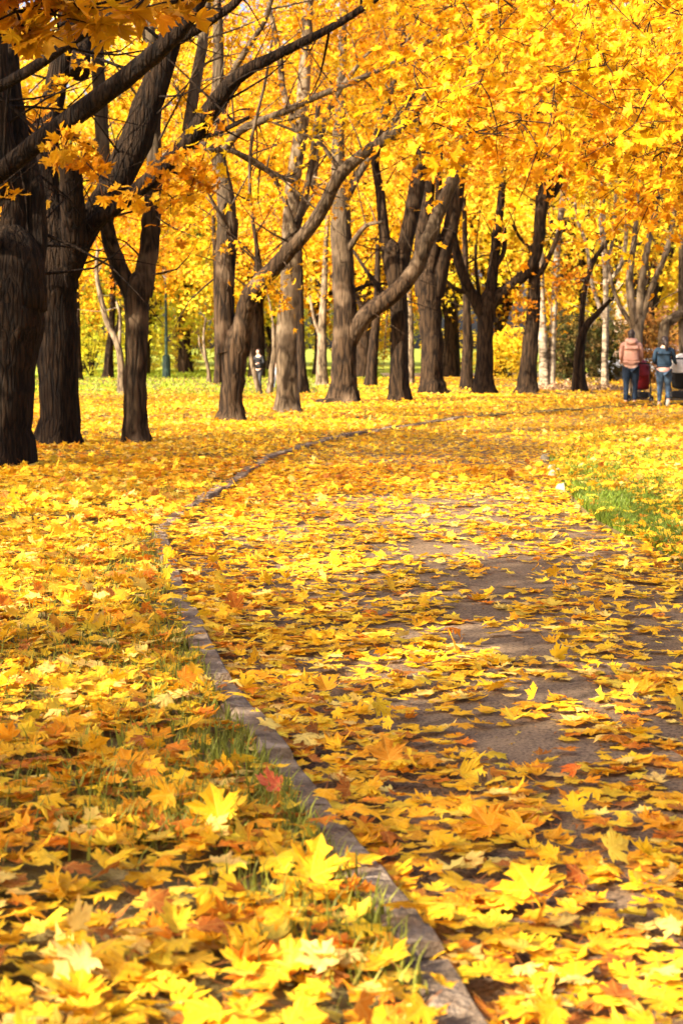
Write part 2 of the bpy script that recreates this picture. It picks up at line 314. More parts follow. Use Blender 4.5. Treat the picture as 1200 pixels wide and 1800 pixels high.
def lawn_z(P, dl, dr):
    x, y = P[:, 0], P[:, 1]; o = np.where(dl < 0, -dl, dr) 
    return 0.055 + np.minimum(o, 1) * .02 + np.minimum(1, o / .5) * .05 * (vnoise(x * 1.3, y * 1.3) - .5) + np.minimum(1, o / 5) * .10 * (vnoise(x * .3, y * .3, 3) - .5)
TL = norm(np.gradient(KL, axis=0)); NL = np.stack([-TL[:, 1], TL[:, 0]], -1)
lawn(KL + NL * 0.11, 1, 'lawn', 'leaf-strewn lawn left of the curving path', 0.055)
lawn(KR, -1, 'lawn', 'leaf-strewn lawn right of the path bend', 0.055)
mb = MB(); mb.add([[-900, -300, -0.08], [900, -300, -0.08], [900, 1500, -0.08], [-900, 1500, -0.08]], [[0, 1, 2, 3]])
tag(mb.build('ground', M_far), 'flat park ground reaching the horizon', 'ground', kind='structure')
# kerb of short concrete blocks, slightly uneven
def kerb(edge, T, N, width, length, top, label, s0, s1, skip=0):
    d = np.concatenate([[0], np.cumsum(np.hypot(*np.diff(edge, axis=0).T))]); mb = MB(); s = s0; r = random.Random(3)
    while s < s1:
        L = length * r.uniform(.85, 1.1); a = s + .02; b = s + L - .02; s += L
        if r.random() < skip: continue
        q = np.linspace(a, b, 6); x = np.interp(q, d, edge[:, 0]); y = np.interp(q, d, edge[:, 1])
        nx = np.interp(q, d, N[:, 0]); ny = np.interp(q, d, N[:, 1]); j = r.uniform(-.018, .012); tz = top + r.uniform(-.03, .01)
        prof = [(0, -.06), (0.0, tz - .014), (.012, tz), (width - .02, tz + .004), (width, tz - .012), (width, -.06)]
        V = np.array([[(xx + nxx * (o + j), yy + nyy * (o + j), z + (r.uniform(-.010, .006) if z > 0 else 0)) for o, z in prof] for xx, yy, nxx, nyy in zip(x, y, nx, ny)])
        mb.add(V.reshape(-1, 3), gridf(6, 6)[:, ::-1])
        for k in (0, 5): mb.add(V[k], np.array([[0, 1, 2, 3, 4, 5]]) if k else np.array([[5, 4, 3, 2, 1, 0]]))
    return tag(mb.build('kerb', M_kerb), label, 'kerb', kind='structure')
_d = np.concatenate([[0], np.cumsum(np.hypot(*np.diff(KL, axis=0).T))]); kerb(KL, TL, NL, 0.115, .72, 0.085, 'worn concrete kerb along the left edge of the path', 0.5, _d[np.argmin(np.hypot(*(KL - KEND).T))])
TR = norm(np.gradient(KR, axis=0)); NR = np.stack([TR[:, 1], -TR[:, 0]], -1)
# distant pale path
mb = MB(); mb.add([[-60, 92, -.03], [60, 92, -.03], [60, 104, -.03], [-60, 104, -.03]], [[0, 1, 2, 3]])
tag(mb.build('path', simple('pale gravel', (0.5, 0.42, 0.34), 0.9)), 'pale far path crossing the park behind the trees', 'path', kind='structure')

# ------------------------------------------------------------------ maple leaf templates
half = [(0, 0), (0.14, -0.10), (0.34, -0.12), (0.60, -0.08), (0.46, 0.04), (0.58, 0.14), (0.38, 0.18), (0.62, 0.28), (0.66, 0.42), (0.88, 0.60), (0.60, 0.60), (0.50, 0.70), (0.24, 0.46), (0.28, 0.66), (0.40, 0.84), (0.20, 0.88), (0, 1.14)]
def template(level):
    if level == 0: h = [(0, 0), (0.60, -0.08), (0.38, 0.18), (0.86, 0.58), (0.24, 0.46), (0, 1.12)]
    else: h = half
    out = h + [(-x, y) for x, y in h[-2:0:-1]]; out = np.array(out, float); n = len(out); c = np.array([[0, 0.25]])
    if level < 2:
        v = np.vstack([c, out]); f = np.array([[0, 1 + i, 1 + (i + 1) % n] for i in range(n)]); nb = len(v)
    else:
        mid = c + (out - c) * 0.52; v = np.vstack([c, mid, out])
        f = [[0, 1 + i, 1 + (i + 1) % n] for i in range(n)]
        for i in range(n):
            a, b = 1 + i, 1 + (i + 1) % n; f += [[a, a + n, b + n], [a, b + n, b]]
        f = np.array(f); nb = len(v)
    v3 = np.concatenate([v, np.zeros((len(v), 1))], 1); stem = np.zeros(len(v), bool)
    if level >= 1:
        w = 0.014; s = np.array([[-w, 0.02, 0], [w, 0.02, 0], [w, -0.45, 0.05], [-w, -0.45, 0.05], [w, -0.95, 0.16], [-w, -0.95, 0.16]])
        f = np.vstack([f, np.array([[0, 1, 2], [0, 2, 3], [3, 2, 4], [3, 4, 5]]) + nb]); v3 = np.vstack([v3, s]); stem = np.concatenate([stem, np.ones(6, bool)])
    return v3, f, stem
TM = [template(0), template(1), template(2)]
def frames(nrm, ang):
    nrm = norm(nrm); a = np.where(np.abs(nrm[:, 2:3]) < .9, np.array([[0, 0, 1.]]), np.array([[1., 0, 0]]))
    x = norm(np.cross(a, nrm)); y = np.cross(nrm, x); c, s = np.cos(ang)[:, None], np.sin(ang)[:, None]
    X = x * c + y * s; Y = np.cross(nrm, X); return np.stack([X, Y, nrm], -1)      # columns are the local axes
def leaves(mb, pos, R, s, col, level, curl=1.0, rest=None, stemcol=(0.45, 0.16, 0.04), lobe=0.12):
    """one maple leaf per row; rest = ground height the leaf's lowest point settles on"""
    if not len(pos): return
    v, f, stem = TM[level]; N = len(pos); n = len(v); P = np.broadcast_to(v, (N, n, 3)).copy()
    x, y = P[..., 0], P[..., 1] - .25; r2 = x * x + y * y
    g = lambda sc: rng.normal(0, sc, (N, 1))
    shp = 1 + rng.normal(0, .08, (N, n)); P[..., 0] *= 1 + g(.10) ; P[..., 1] *= 1 + g(.08)
    curl = curl * np.exp(rng.normal(-.05, .32, (N, 1)))
    z = (g(.35) * curl) * r2 + (np.abs(g(.28)) * curl) * np.abs(x) + g(.3) * curl * x * y + g(.16) * curl * (np.abs(y) * y)
    z += rng.normal(0, lobe * curl, (N, n)) * np.minimum(r2, 1)
    P[..., 2] += np.where(stem[None], 0, z); 
    if level: P[..., :2] *= np.where(stem, 1, 1)[None, :, None]
    P = np.einsum('nij,nkj->nki', R, P * np.asarray(s).reshape(N, 1, 1))
    if rest is not None:
        lo = P[:, ~stem, 2].min(1) ; P[..., 2] += (rest - lo)[:, None]; P[..., :2] += pos[:, None, :2]
        P[:, stem, 2] = np.maximum(P[:, stem, 2], rest[:, None] + .002)
    else: P += pos[:, None]
    C = np.broadcast_to(col[:, None], (N, n, 3)).copy()
    if level: 
        edge = np.clip((r2 - .35) * 1.2, 0, 1)[..., None] * rng.uniform(0, .5, (N, 1, 1)) * (~stem)[None, :, None]
        C = C * (1 - edge * np.array([.12, .45, .3])); C[:, stem] = np.array(stemcol)
    fa = f[None] + (np.arange(N) * n)[:, None, None]
    luv = np.broadcast_to(v[:, :2], (N, n, 2)).reshape(-1, 2)
    mb.add(P.reshape(-1, 3), fa.reshape(-1, 3), C.reshape(-1, 3), luv)
PAL = np.array([(0.88, 0.53, 0.018), (0.86, 0.46, 0.014), (0.90, 0.60, 0.035), (0.80, 0.34, 0.012), (0.66, 0.20, 0.012), (0.90, 0.64, 0.16), (0.42, 0.13, 0.02), (0.72, 0.50, 0.06)])
def leafcols(n, w=(34, 20, 22, 7, 4, 11, 3.5, 5)):
    w = np.array(w, float); c = PAL[rng.choice(len(PAL), n, p=w / w.sum())]
    return np.clip(c * rng.uniform(.84, 1.06, (n, 1)) * rng.uniform(.93, 1.07, (n, 3)), 0, .95)

# ------------------------------------------------------------------ fallen leaves
def scatter_ground():
    out = []
    bands = [(2.6, 6.5, 400, 2), (6.5, 11, 370, 2), (11, 22, 310, 1), (22, 34, 220, 0), (34, 52, 150, 0), (52, 80, 70, 0)]
    for d0, d1, dens, lod in bands:
        hw = lambda d: 0.1875 * d * 1.12 + .7
        area = (hw(d0) + hw(d1)) * (d1 - d0); n = int(area * dens * 1.15)
        y = rng.uniform(d0, d1, n * 2); x = rng.uniform(-1, 1, n * 2) * hw(d1); k = np.abs(x) < hw(y); out.append((np.stack([x[k], y[k]], -1)[:n], lod))
    return out
lawn_mb, path_mb = {0: MB(), 1: MB(), 2: MB()}, {0: MB(), 1: MB(), 2: MB()}
near = []
for P, lod in scatter_ground():
    dl = seg_dist(P, KL); dr = seg_dist(P, KR); onpath = (dl > 0) & (dr < 0)
    onkerb = (dl <= 0.0) & (dl > -.11); px, py, dep = project(np.c_[P, np.zeros(len(P))])
    n1 = vnoise(P[:, 0] * 1.6, P[:, 1] * 1.1, 5); n2 = vnoise(P[:, 0] * 5, P[:, 1] * 3.5, 6)
    # path: dense by the kerb, thin in mid path
    bare = np.exp(-((px - 900) / 150) ** 2 - ((py - 1260) / 110) ** 2) + .38 * np.exp(-((px - 1000) / 260) ** 2 - ((py - 1060) / 90) ** 2)
    for bx_, by_, rx_, ry_ in [(690, 892, 150, 8), (790, 918, 110, 7), (800, 976, 90, 8), (830, 1120, 90, 24), (870, 1585, 70, 26), (900, 760, 120, 5)]: bare = bare + .8 * np.exp(-((px - bx_) / rx_) ** 2 - ((py - by_) / ry_) ** 2)
    kp = 0.37 - .05 * np.clip((px - 620) / 200, 0, 1) * (py > 980) * (py < 1520) + .5 * np.exp(-dl / .35) + .30 * (n1 - .5) + .6 * (n2 - .5) - .38 * bare + np.where(py < 870, .22, 0) + np.where(py < 770, .2, 0) + np.where(dl < 1.3, .15, 0) + .3 * np.exp(dr / .3)
    kp = np.where(py > 1560, np.maximum(kp, .48), kp)
    # lawn: near continuous with worn gaps
    gap = np.exp(-((px - 400) / 130) ** 2 - ((py - 1360) / 60) ** 2) + .8 * np.exp(-((px - 120) / 70) ** 2 - ((py - 1450) / 30) ** 2) + .7 * np.exp(-((px - 330) / 200) ** 2 - ((py - 1650) / 60) ** 2)
    gap += 1.05 * np.exp(-((px - 1070) / 60) ** 2 - ((py - 905) / 30) ** 2) + .5 * np.exp(-((px - 1040) / 50) ** 2 - ((py - 845) / 14) ** 2)
    kl = .86 + .9 * (n2 - .5) + .5 * (n1 - .5) - .55 * gap - np.clip((80 - 0) * 0, 0, 1)
    kl = np.where((dl < 0) & (dep > 50) & (px < 560), .62 - .57 * np.clip((dep - 50) / 12, 0, 1), kl)
    kk = np.where(onpath, kp, np.where(onkerb, .05 + .45 * np.exp(-((py - 915) / 30) ** 2) + .38 * (vnoise(P[:, 1] * 1.9, P[:, 1] * 0, 77) > .62) * (py < 1230), np.where((dl < 0) & (dl > -.20), kl * .45, kl))); keep = rng.random(len(P)) < kk
    P, dl, dr, onpath, onkerb, px, py = P[keep], dl[keep], dr[keep], onpath[keep], onkerb[keep], px[keep], py[keep]
    n = len(P); z = np.where(onpath, .022, np.where(onkerb, .088, lawn_z(P, dl, dr)))
    layer = np.where(onpath, rng.exponential(.006, n) + .02 * np.exp(-dl / .2), rng.uniform(0, .045, n)); layer = np.minimum(layer, .06)
    tilt = np.abs(rng.normal(0, np.where(onpath, .13, .24))); st = rng.random(n) < np.where(onpath, .03, .045); tilt = np.where(st, rng.uniform(.5, 1.3, n), tilt)
    az = rng.uniform(0, 2 * math.pi, n); nrm = np.stack([np.sin(tilt) * np.cos(az), np.sin(tilt) * np.sin(az), np.cos(tilt)], -1)
    R = frames(nrm, rng.uniform(0, 2 * math.pi, n)); s = .034 + .044 * rng.random(n) ** .75 * np.where(onpath, .92, 1)
    c = leafcols(n); br = rng.random(n) < .25 * np.exp(-np.abs(dl) / .3); c[br] = leafcols(int(br.sum()), (4, 14, 2, 30, 30, 2, 14, 2))
    # orange drift areas
    od = vnoise(P[:, 0] * .9, P[:, 1] * .35, 9); o2 = (od > .68) & (rng.random(n) < .4); c[o2] = leafcols(int(o2.sum()), (10, 30, 2, 34, 12, 1, 4, 2))
    pos = np.c_[P, z]
    if lod == 2:
        vis = (px > 0) & (px < 1200) & (py > 0) & (py < 1790) & (dep[keep] < 6.4) & ~onkerb
        size = s / dep[keep] * (layer + .02); cand = np.where(vis)[0]
        near.append([(size[i], pos[i], nrm[i], R[i], s[i], c[i], layer[i], bool(onpath[i]), px[i], py[i], dl[i]) for i in cand])
        if len(near) == 1:
            near[0].sort(key=lambda q: -q[0]); chosen = set(id(q) for q in near[0][:240]); sel = near[0][:240]
            key = {tuple(q[1]) for q in sel}; m = np.array([tuple(p) not in key for p in pos])
            pos, R, s, c, layer, onpath, z = pos[m], R[m], s[m], c[m], layer[m], onpath[m], z[m]
    for flag, store in ((True, path_mb), (False, lawn_mb)):
        m = onpath == flag; leaves(store[lod], pos[m], R[m], s[m], c[m], lod, curl=.48 if flag else .5, rest=z[m] + layer[m])
n = 9000; P = np.stack([rng.uniform(-2, 4, n), rng.uniform(3, 17, n)], -1); dl = seg_dist(P, KL); dr = seg_dist(P, KR); k = (dl > 0) & (dr < 0) & (np.abs(P[:, 0]) < P[:, 1] * .2 + .5) & (rng.random(n) < .35 + .65 * np.exp(-dl / .3)); P = P[k]; n = len(P)
leaves(path_mb[0], np.c_[P, np.full(n, .022)], frames(rng.normal(0, .3, (n, 3)) + np.array([0, 0, 1.]), rng.uniform(0, 6.28, n)), rng.uniform(.004, .018, n), leafcols(n, (8, 12, 2, 12, 12, 6, 30, 12)) * rng.uniform(.3, 1, (n, 1)), 0, curl=.8, rest=np.full(n, .021))
def merge(d):
    m = MB()
    for k in (0, 1, 2):
        q = d[k]
        off = m.n
        for v, f, c, l in zip(q.v, q.f, q.c, q.l): m.v.append(v); m.f.append(f + off); m.c.append(c); m.l.append(l)
        m.n += q.n
    return m
tag(merge(path_mb).build('fallen_leaves', M_leafg, attrs=True), 'yellow and orange maple leaves scattered over the asphalt path', 'leaf litter', kind='stuff')
tag(merge(lawn_mb).build('fallen_leaves', M_leafg, attrs=True), 'thick carpet of yellow maple leaves covering the lawns', 'leaf litter', kind='stuff')

# the largest leaves in the foreground, each a thing
def colname(c):
    r, g, b = c
    if g / r > .74 and b / r > .12: return 'pale cream-yellow'
    if g / r > .64: return 'lemon-yellow'
    if g / r > .55: return 'golden-yellow'
    if g / r > .46: return 'deep golden'
    if g / r > .36: return 'orange'
    return 'russet-brown' if r < .6 else 'burnt-orange'
def one_leaf(pos, Rm, s, c, rest, label, curl=.6, group='maple leaves lying in the foreground', stemcol=(.45, .16, .04)):
    mb = MB(); leaves(mb, np.zeros((1, 3)), np.asarray(Rm)[None], np.array([s]), np.asarray(c)[None], 2, curl=curl, rest=np.array([0.]), stemcol=stemcol)
    o = mb.build('maple_leaf', M_leafg, attrs=True); o.location = (float(pos[0]), float(pos[1]), float(rest)); return tag(o, label, 'leaf', group)
for q in sel:
    _, pos, nrm, Rm, s, c, layer, onp, x, y, d = q
    if onp: zone = 'on the path tight against the kerb' if d < .14 else ('on the path asphalt near the kerb' if d < .5 else 'on the path asphalt at lower right')
    elif d > -.12: zone = 'on top of the concrete kerb'
    elif x > 560: zone = 'on the lawn beside the kerb'
    elif y > 1640: zone = 'on the sunny lawn along the bottom edge' if x > 280 else 'on the sunny lawn in the bottom left corner'
    else: zone = 'on the lawn left of the kerb' if x > 280 else 'on the lawn by the left edge'
    til = 'standing on edge ' if nrm[2] < .75 else ('tilted ' if nrm[2] < .93 else 'lying flat ')
    one_leaf(pos, Rm, s, c, pos[2] + layer, f'{colname(c)} maple leaf {til}{zone}')
# distinct leaves one can point to
def fr(nx, ny, nz, ang): return frames(np.array([[nx, ny, nz]], float), np.array([ang]))[0]
special = [((1008, 1432), (.15, -1, .35), 0.0, .062, (.92, .62, .02), 'bright yellow maple leaf standing upright alone on the asphalt', .25),
           ((685, 1350), (.1, -.8, .6), .2, .082, (.62, .26, .02), 'large brown-blotched orange leaf raised on the path by a bare patch', .6),
           ((492, 1392), (.3, -.5, .9), 1.2, .075, (.85, .17, .07), 'coral red maple leaf lying on the grass beside the kerb', .7),
           ((416, 1080), (.2, -1, .15), .3, .085, (.55, .16, .015), 'curled rusty leaf standing on the path by the kerb bend', 1.3),
           ((160, 1725), (-.2, -.6, .9), 2.4, .085, (.90, .70, .22), 'large cream-white leaf catching the sun at bottom left', .8),
           ((575, 1712), (.2, -.5, .9), .4, .07, (.90, .70, .22), 'cream-white leaf with pointed lobes above bottom edge centre', .8),
           ((860, 1468), (.1, -.8, .7), .5, .08, (.80, .32, .015), 'deep orange leaf leaning up on the path right of the kerb', .8),
           ((385, 1455), (-.1, -.9, .5), .3, .09, (.90, .56, .02), 'big golden leaf tipped up on the lawn in the shade edge', .8),
           ((545, 1560), (.3, -.8, .5), -.4, .095, (.88, .50, .02), 'broad golden leaf propped up on the lawn left of the kerb grass', .8),
           ((935, 1590), (.1, -.7, .7), .4, .10, (.90, .52, .02), 'wide golden maple leaf on the sunlit path patch', .7),
           ((1020, 1560), (.1, -.6, .8), 2.0, .05, (.34, .08, .015), 'small curled dark red leaf on the path at lower right', 1.3),
           ((575, 1218), (.1, -.6, .8), .2, .075, (.85, .36, .015), 'orange maple leaf in the middle of the yellow drift by the kerb', .7),
           ((1012, 1370), (.1, -.5, .8), .8, .065, (.75, .16, .02), 'rust-red maple leaf resting on the path at right', .8),
           ((865, 1390), (.2, -.4, .9), .8, .055, (.16, .10, .06), 'dark shrivelled brown leaf on bare asphalt', 1.5),
           ((855, 1255), (.0, -.1, 1), 1.8, .06, (.86, .46, .02), 'orange leaf lying flat and alone on the bare asphalt', .3)]
for (x, y), nv, a, s, c, lab, cu in special:
    g = gnd(x, y, .02); P = g[None, :2]; dl = seg_dist(P, KL); dr = seg_dist(P, KR); z = .024 if (dl[0] > 0) else float(lawn_z(P, dl, dr)[0]) + .03
    g = gnd(x, y, z); one_leaf(g, fr(*nv, a), s, np.array(c), z + .01, lab, cu, group=None)

# ------------------------------------------------------------------ grass
def grass(name, label, P, z, h, col, wid=.0035, seed=0):
    n = len(P); mb = MB(); az = rng.uniform(0, 2 * math.pi, n); lean = rng.uniform(.1, .8, n) * h; d = np.stack([np.cos(az), np.sin(az), 0 * az], -1); w = np.stack([-np.sin(az + .6), np.cos(az + .6), 0 * az], -1) * (wid * rng.uniform(.7, 1.4, n))[:, None]
    B = np.c_[P, z]; M = B + d * (lean * .35)[:, None] + np.c_[np.zeros((n, 2)), h * .6]; Tt = B + d * lean[:, None] + np.c_[np.zeros((n, 2)), h]
    V = np.stack([B - w, B + w, M + w * .7, M - w * .7, Tt], 1).reshape(-1, 3); b = np.arange(n)[:, None] * 5
    C = np.repeat(col, 5, 0); mb.add(V, np.concatenate([b + np.array([[0, 1, 2, 3]])]), C); 
    mb.f.append(b + np.array([[3, 2, 4]])); return tag(mb.build(name, M_grass, attrs=True), label, 'grass', kind='stuff')
GP = []
for (x, y, rx, ry, n) in [(480, 1350, .14, .22, 700), (610, 1495, .10, .2, 800), (300, 1495, .10, .14, 350), (590, 1420, .2, .25, 400), (540, 1615, .10, .16, 220), (720, 1715, .16, .2, 500), (560, 1400, .08, .3, 500), (370, 1370, .35, .5, 900), (230, 1450, .3, .3, 500), (690, 1600, .06, .25, 400),
                          (120, 1065, .5, .8, 900), (240, 1020, .7, 1.0, 1400), (340, 1180, .2, .7, 700), (380, 1180, .08, .5, 500), (80, 1180, .5, .8, 800), (250, 1230, .5, .6, 600), (460, 1200, .1, .1, 60),
                          (200, 890, 1.2, 1.4, 2500), (300, 985, .3, 1.5, 900)]:
    g = gnd(x, y)[:2]; GP.append(g + rng.normal(0, 1, (n, 2)) * (rx, ry))
GP = np.vstack(GP); dl = seg_dist(GP, KL); k = dl < -.09; GP = GP[k]; dl = dl[k]
grass('grass', 'green grass showing through the leaves beside the kerb', GP, lawn_z(GP, dl, -dl), rng.uniform(.03, .10, len(GP)), np.array([(0.20, .22, .03)]) * rng.uniform(.5, 1.6, (len(GP), 1)) + rng.uniform(0, .08, (len(GP), 1)) * np.array([[1, .8, .1]]))
GP = []
for (x, y, rx, ry, n) in [(1085, 925, .16, .35, 5000), (1040, 845, .35, .8, 4500), (1065, 905, .3, 1.0, 7000), (1130, 945, .3, .6, 3500), (1180, 985, .3, .4, 2500), (1020, 875, .12, .6, 2500), (1120, 870, .7, .7, 4000), (1040, 775, .5, 1.2, 1500), (1190, 900, .5, .8, 2500), (1100, 820, .8, 1.2, 3000)]:
    g = gnd(x, y)[:2]; GP.append(g + rng.normal(0, 1, (n, 2)) * (rx, ry))
GP = np.vstack(GP); dr = seg_dist(GP, KR); k = (dr > .0) & (rng.random(len(GP)) < .9); GP = GP[k]; dr = dr[k]
grass('grass', 'bright green grass tuft at the edge of the right lawn', GP, lawn_z(GP, dr, dr), rng.uniform(.035, .095, len(GP)), np.array([(0.12, .19, .016)]) * rng.uniform(.4, 1.5, (len(GP), 1)) + rng.uniform(0, .07, (len(GP), 1)) * np.array([[1, .8, .1]]), wid=.006)
n = 26000; GP = np.stack([rng.uniform(-16, 2, n), rng.uniform(52, 110, n)], -1)
grass('grass', 'sunny green meadow grass beyond the trunks', GP, np.full(n, -.0), rng.uniform(.08, .2, n), np.array([(0.26, .34, .02)]) * rng.uniform(.6, 1.4, (n, 1)), wid=.03)
# pale edging stones where the right lawn turns
for i, (x, y, r, lab) in enumerate([(963, 812, .10, 'dark edging stone at the far tip of the right lawn'), (973, 829, .07, 'small buff edging stone between two others by the right lawn'), (981, 842, .11, 'round cream edging stone at the right lawn edge'), (992, 866, .09, 'buff edging stone nearest the camera by the right lawn')]):
    g = gnd(x, y); o = thing('edging_stone', lab, 'stone', g, 'edging stones along the right lawn'); mb = MB(); ellip(mb, (g[0], g[1], .03), (r, r * .8, r * .75), 16, 10, noise=.5)
    mb.build('stone', simple('stone', (.42, .34, .25) if i else (.12, .10, .07), .9), o, smooth=True)

# ------------------------------------------------------------------ trees
LIT = [(270, 932, 75, 34), (390, 925, 90, 22), (640, 890, 120, 12), (900, 880, 110, 12), (790, 918, 80, 9), (470, 945, 70, 14), (800, 975, 70, 12), (700, 1165, 75, 26), (830, 1130, 70, 26), (60, 1255, 130, 40), (290, 1240, 110, 24),
       (150, 1700, 320, 75), (520, 1730, 240, 50), (760, 1600, 60, 50), (900, 1590, 150, 40), (1150, 1630, 120, 24), (1130, 840, 90, 22), (1070, 905, 40, 12), (1190, 800, 60, 18), (800, 1770, 260, 40), (1100, 1740, 160, 40), (420, 1480, 90, 12),
       (560, 1000, 60, 14), (1060, 1250, 60, 16), (330, 1120, 60, 16), (120, 1080, 70, 20), (1150, 780, 160, 22), (980, 765, 120, 12), (900, 740, 160, 8), (230, 752, 120, 14), (430, 745, 90, 10), (620, 742, 90, 8), (220, 690, 170, 8), (480, 722, 60, 10), (60, 905, 120, 12), (1000, 712, 200, 8), (1130, 1440, 60, 14), (620, 1560, 50, 40), (120, 1770, 160, 50), (360, 1775, 160, 50), (600, 1775, 150, 50), (850, 1780, 130, 45), (1080, 1780, 130, 45), (1190, 1700, 60, 60)]
LITP = []
LITG = []  # ground spots kept sunlit by cutting leaves out of the unseen crowns
for x, y, rx, ry in LIT:
    c = gnd(x, y)[:2]; a = gnd(x + rx, y)[:2] - c; b1 = gnd(x, y + ry)[:2]; b0 = gnd(x, max(y - ry, 640))[:2]
    LITG.append((c[0], (b0[1] + b1[1]) / 2, abs(a[0]) + .15, abs(b0[1] - b1[1]) / 2 + (.18 if c[1] > 7 else .02)))
ld = np.array(LDIR)
def sun_gap(P):
    """leaves outside the picture whose shadow would fall on a sunlit patch of ground"""
    t = P[:, 2] / -ld[2]; g = P + ld * t[:, None]; hit = np.zeros(len(P), bool)
    for cx, cy, rx, ry in LITG: hit |= ((g[:, 0] - cx) / rx) ** 2 + ((g[:, 1] - cy) / ry) ** 2 < 1
    for q, r in LITP:
        w = P - q; t = w @ ld; hit |= (np.linalg.norm(w - t[:, None] * ld, axis=1) < r) & (t < 0)
    x, y, d = project(P); out = (d < 0) | (x < -40) | (x > 1240) | (y < -60)
    return hit & out
TRACES = []     # (px polyline, depth) of limbs that stay visible in the photograph
YB = ([-200, 0, 140, 280, 380, 480, 600, 700, 780, 850, 890, 1000, 1080, 1200, 1500], [330, 400, 500, 450, 440, 450, 420, 360, 330, 360, 560, 590, 500, 430, 430])
for D, r, pts in [(40.7, .35, [(502, 715), (502, 670), (502, 625), (504, 580), (506, 530), (509, 480)]), (36, .22, [(418, 725), (417, 690), (418, 650), (418, 615), (396, 560)]), (47.5, .3, [(640, 553), (680, 524), (722, 482), (748, 428), (772, 370), (796, 315)]),
                  (35.5, .3, [(520, 425), (560, 370), (600, 300), (650, 258), (460, 500)]), (28, .25, [(184, 380), (184, 330), (180, 230), (268, 290), (272, 240), (200, 440)]), (26, .25, [(345, 60), (380, 30), (480, 97), (540, 70)]), (49, .25, [(700, 620), (690, 580)]), (36, .25, [(350, 150), (350, 100)])]:
    for x, y in pts: LITP.append((at(x, y, D), r))
def blocked(c, margin=16):
    x, y, d = project(c)
    if d < 0: return False
    if -50 < x < 1250:
        if d < 62 and y > np.interp(x, *YB) + random.gauss(0, 22): return True
        for pl, D in TRACES:
            if d < D + .5:
                a = pl[:-1]; b = pl[1:]; dd = b - a; p = np.array([x, y]); t = np.clip(((p - a) * dd).sum(1) / ((dd * dd).sum(1) + 1e-6), 0, 1)
                if np.hypot(*(a + dd * t[:, None] - p).T).min() < margin + 600 / max(d, 5) and random.random() < .72: return True
    return False
def spray(lm, tm, c, r, n, s, base, level, sway=None):
    """a flattened spray of leaves with its fine twigs"""
    ax = norm(rng.normal(0, 1, 3) + np.array([0, 0, 2.2])); off = rng.normal(0, 1, (n, 3)) * .55 * r; off -= ax * (off @ ax)[:, None] * .62; off[:, 2] -= .25 * (off ** 2).sum(1) / r
    pos = c + off; nrm = norm(rng.normal(0, .62, (n, 3)) + np.array([-.35, -.45, .75])); R = frames(nrm, rng.uniform(0, 2 * math.pi, n))
    # let the tips hang
    tip = R[:, :, 1]; flip = tip[:, 2] > .25; R[flip, :, 0] *= -1; R[flip, :, 1] *= -1
    col = np.clip(base * rng.uniform(.8, 1.12) * rng.uniform(.85, 1.12, (n, 1)) * rng.uniform(.95, 1.05, (n, 3)), 0, .93); g = rng.uniform(.86, 1.12); col[:, 1] *= g
    k = ~sun_gap(pos); leaves(lm, pos[k], R[k], s * rng.uniform(.75, 1.15, int(k.sum())), col[k], level, curl=.8)
    if tm is not None:
        for i in range(min(3, n)):
            e = pos[rng.integers(n)]
            if sun_gap(e[None])[0]: continue
            e = e + 0; m = (c + e) / 2 + rng.normal(0, .05 * r, 3); tube(tm, [c, m, e], [.007, .005, .003], 3, caps=False)
def crown(lm, tm, nodes, sprays, s, base, level, per=24, r=.55, fine=True, noder=None):
    nodes = [np.asarray(q) for q in nodes]; rad = list(noder) if noder is not None else [.1] * len(nodes)
    A = np.array(nodes); ds = [np.min(np.linalg.norm(A - c, axis=1)) for c in sprays]
    for i in np.argsort(ds):
        c = sprays[i]; A = np.array(nodes); v = A - c; dist = np.linalg.norm(v, axis=1) + .7 * np.maximum(0, v[:, 2]); j = int(np.argmin(dist)); a = nodes[j]; L = np.linalg.norm(c - a)
        r0 = min(rad[j] * .8, .008 + .012 * L); mid = (a + c) / 2 + rng.normal(0, .07 * L, 3) + np.array([0, 0, .08 * L]); q = catmull([a, mid, c], max(3, min(8, int(L * 2.5))))
        tube(tm, q, np.linspace(r0, .006, len(q)), 5 if r0 > .02 else 4, caps=False)
        for k in range(1, len(q)): nodes.append(q[k]); rad.append(max(.008, r0 * (1 - k / len(q))))
        b = base[rng.integers(len(base))] if np.ndim(base) == 2 else base
        spray(lm, tm if fine else None, c, r * rng.uniform(.7, 1.3), int(per * rng.uniform(.6, 1.4)), s, b, level)
GOLD = np.array([(.64, .335, .006), (.67, .39, .008), (.62, .28, .005)])
ORNG = np.array([(.64, .265, .006), (.60, .215, .006), (.66, .32, .007)])
LEMN = np.array([(.82, .60, .03), (.82, .53, .025), (.74, .58, .04)])
GREN = np.array([(.50, .48, .03), (.62, .54, .03), (.36, .38, .03)])
def limb3(pts, D, dd=0.0):
    """pts: (x, y, width px); D base depth, dd how far the limb comes toward (-) or away (+) by its end"""
    n = len(pts); return np.array([at(x, y, D + dd * (i / max(1, n - 1))) for i, (x, y, w) in enumerate(pts)]), np.array([w * (D + dd * i / max(1, n - 1)) / F / 2 for i, (x, y, w) in enumerate(pts)])
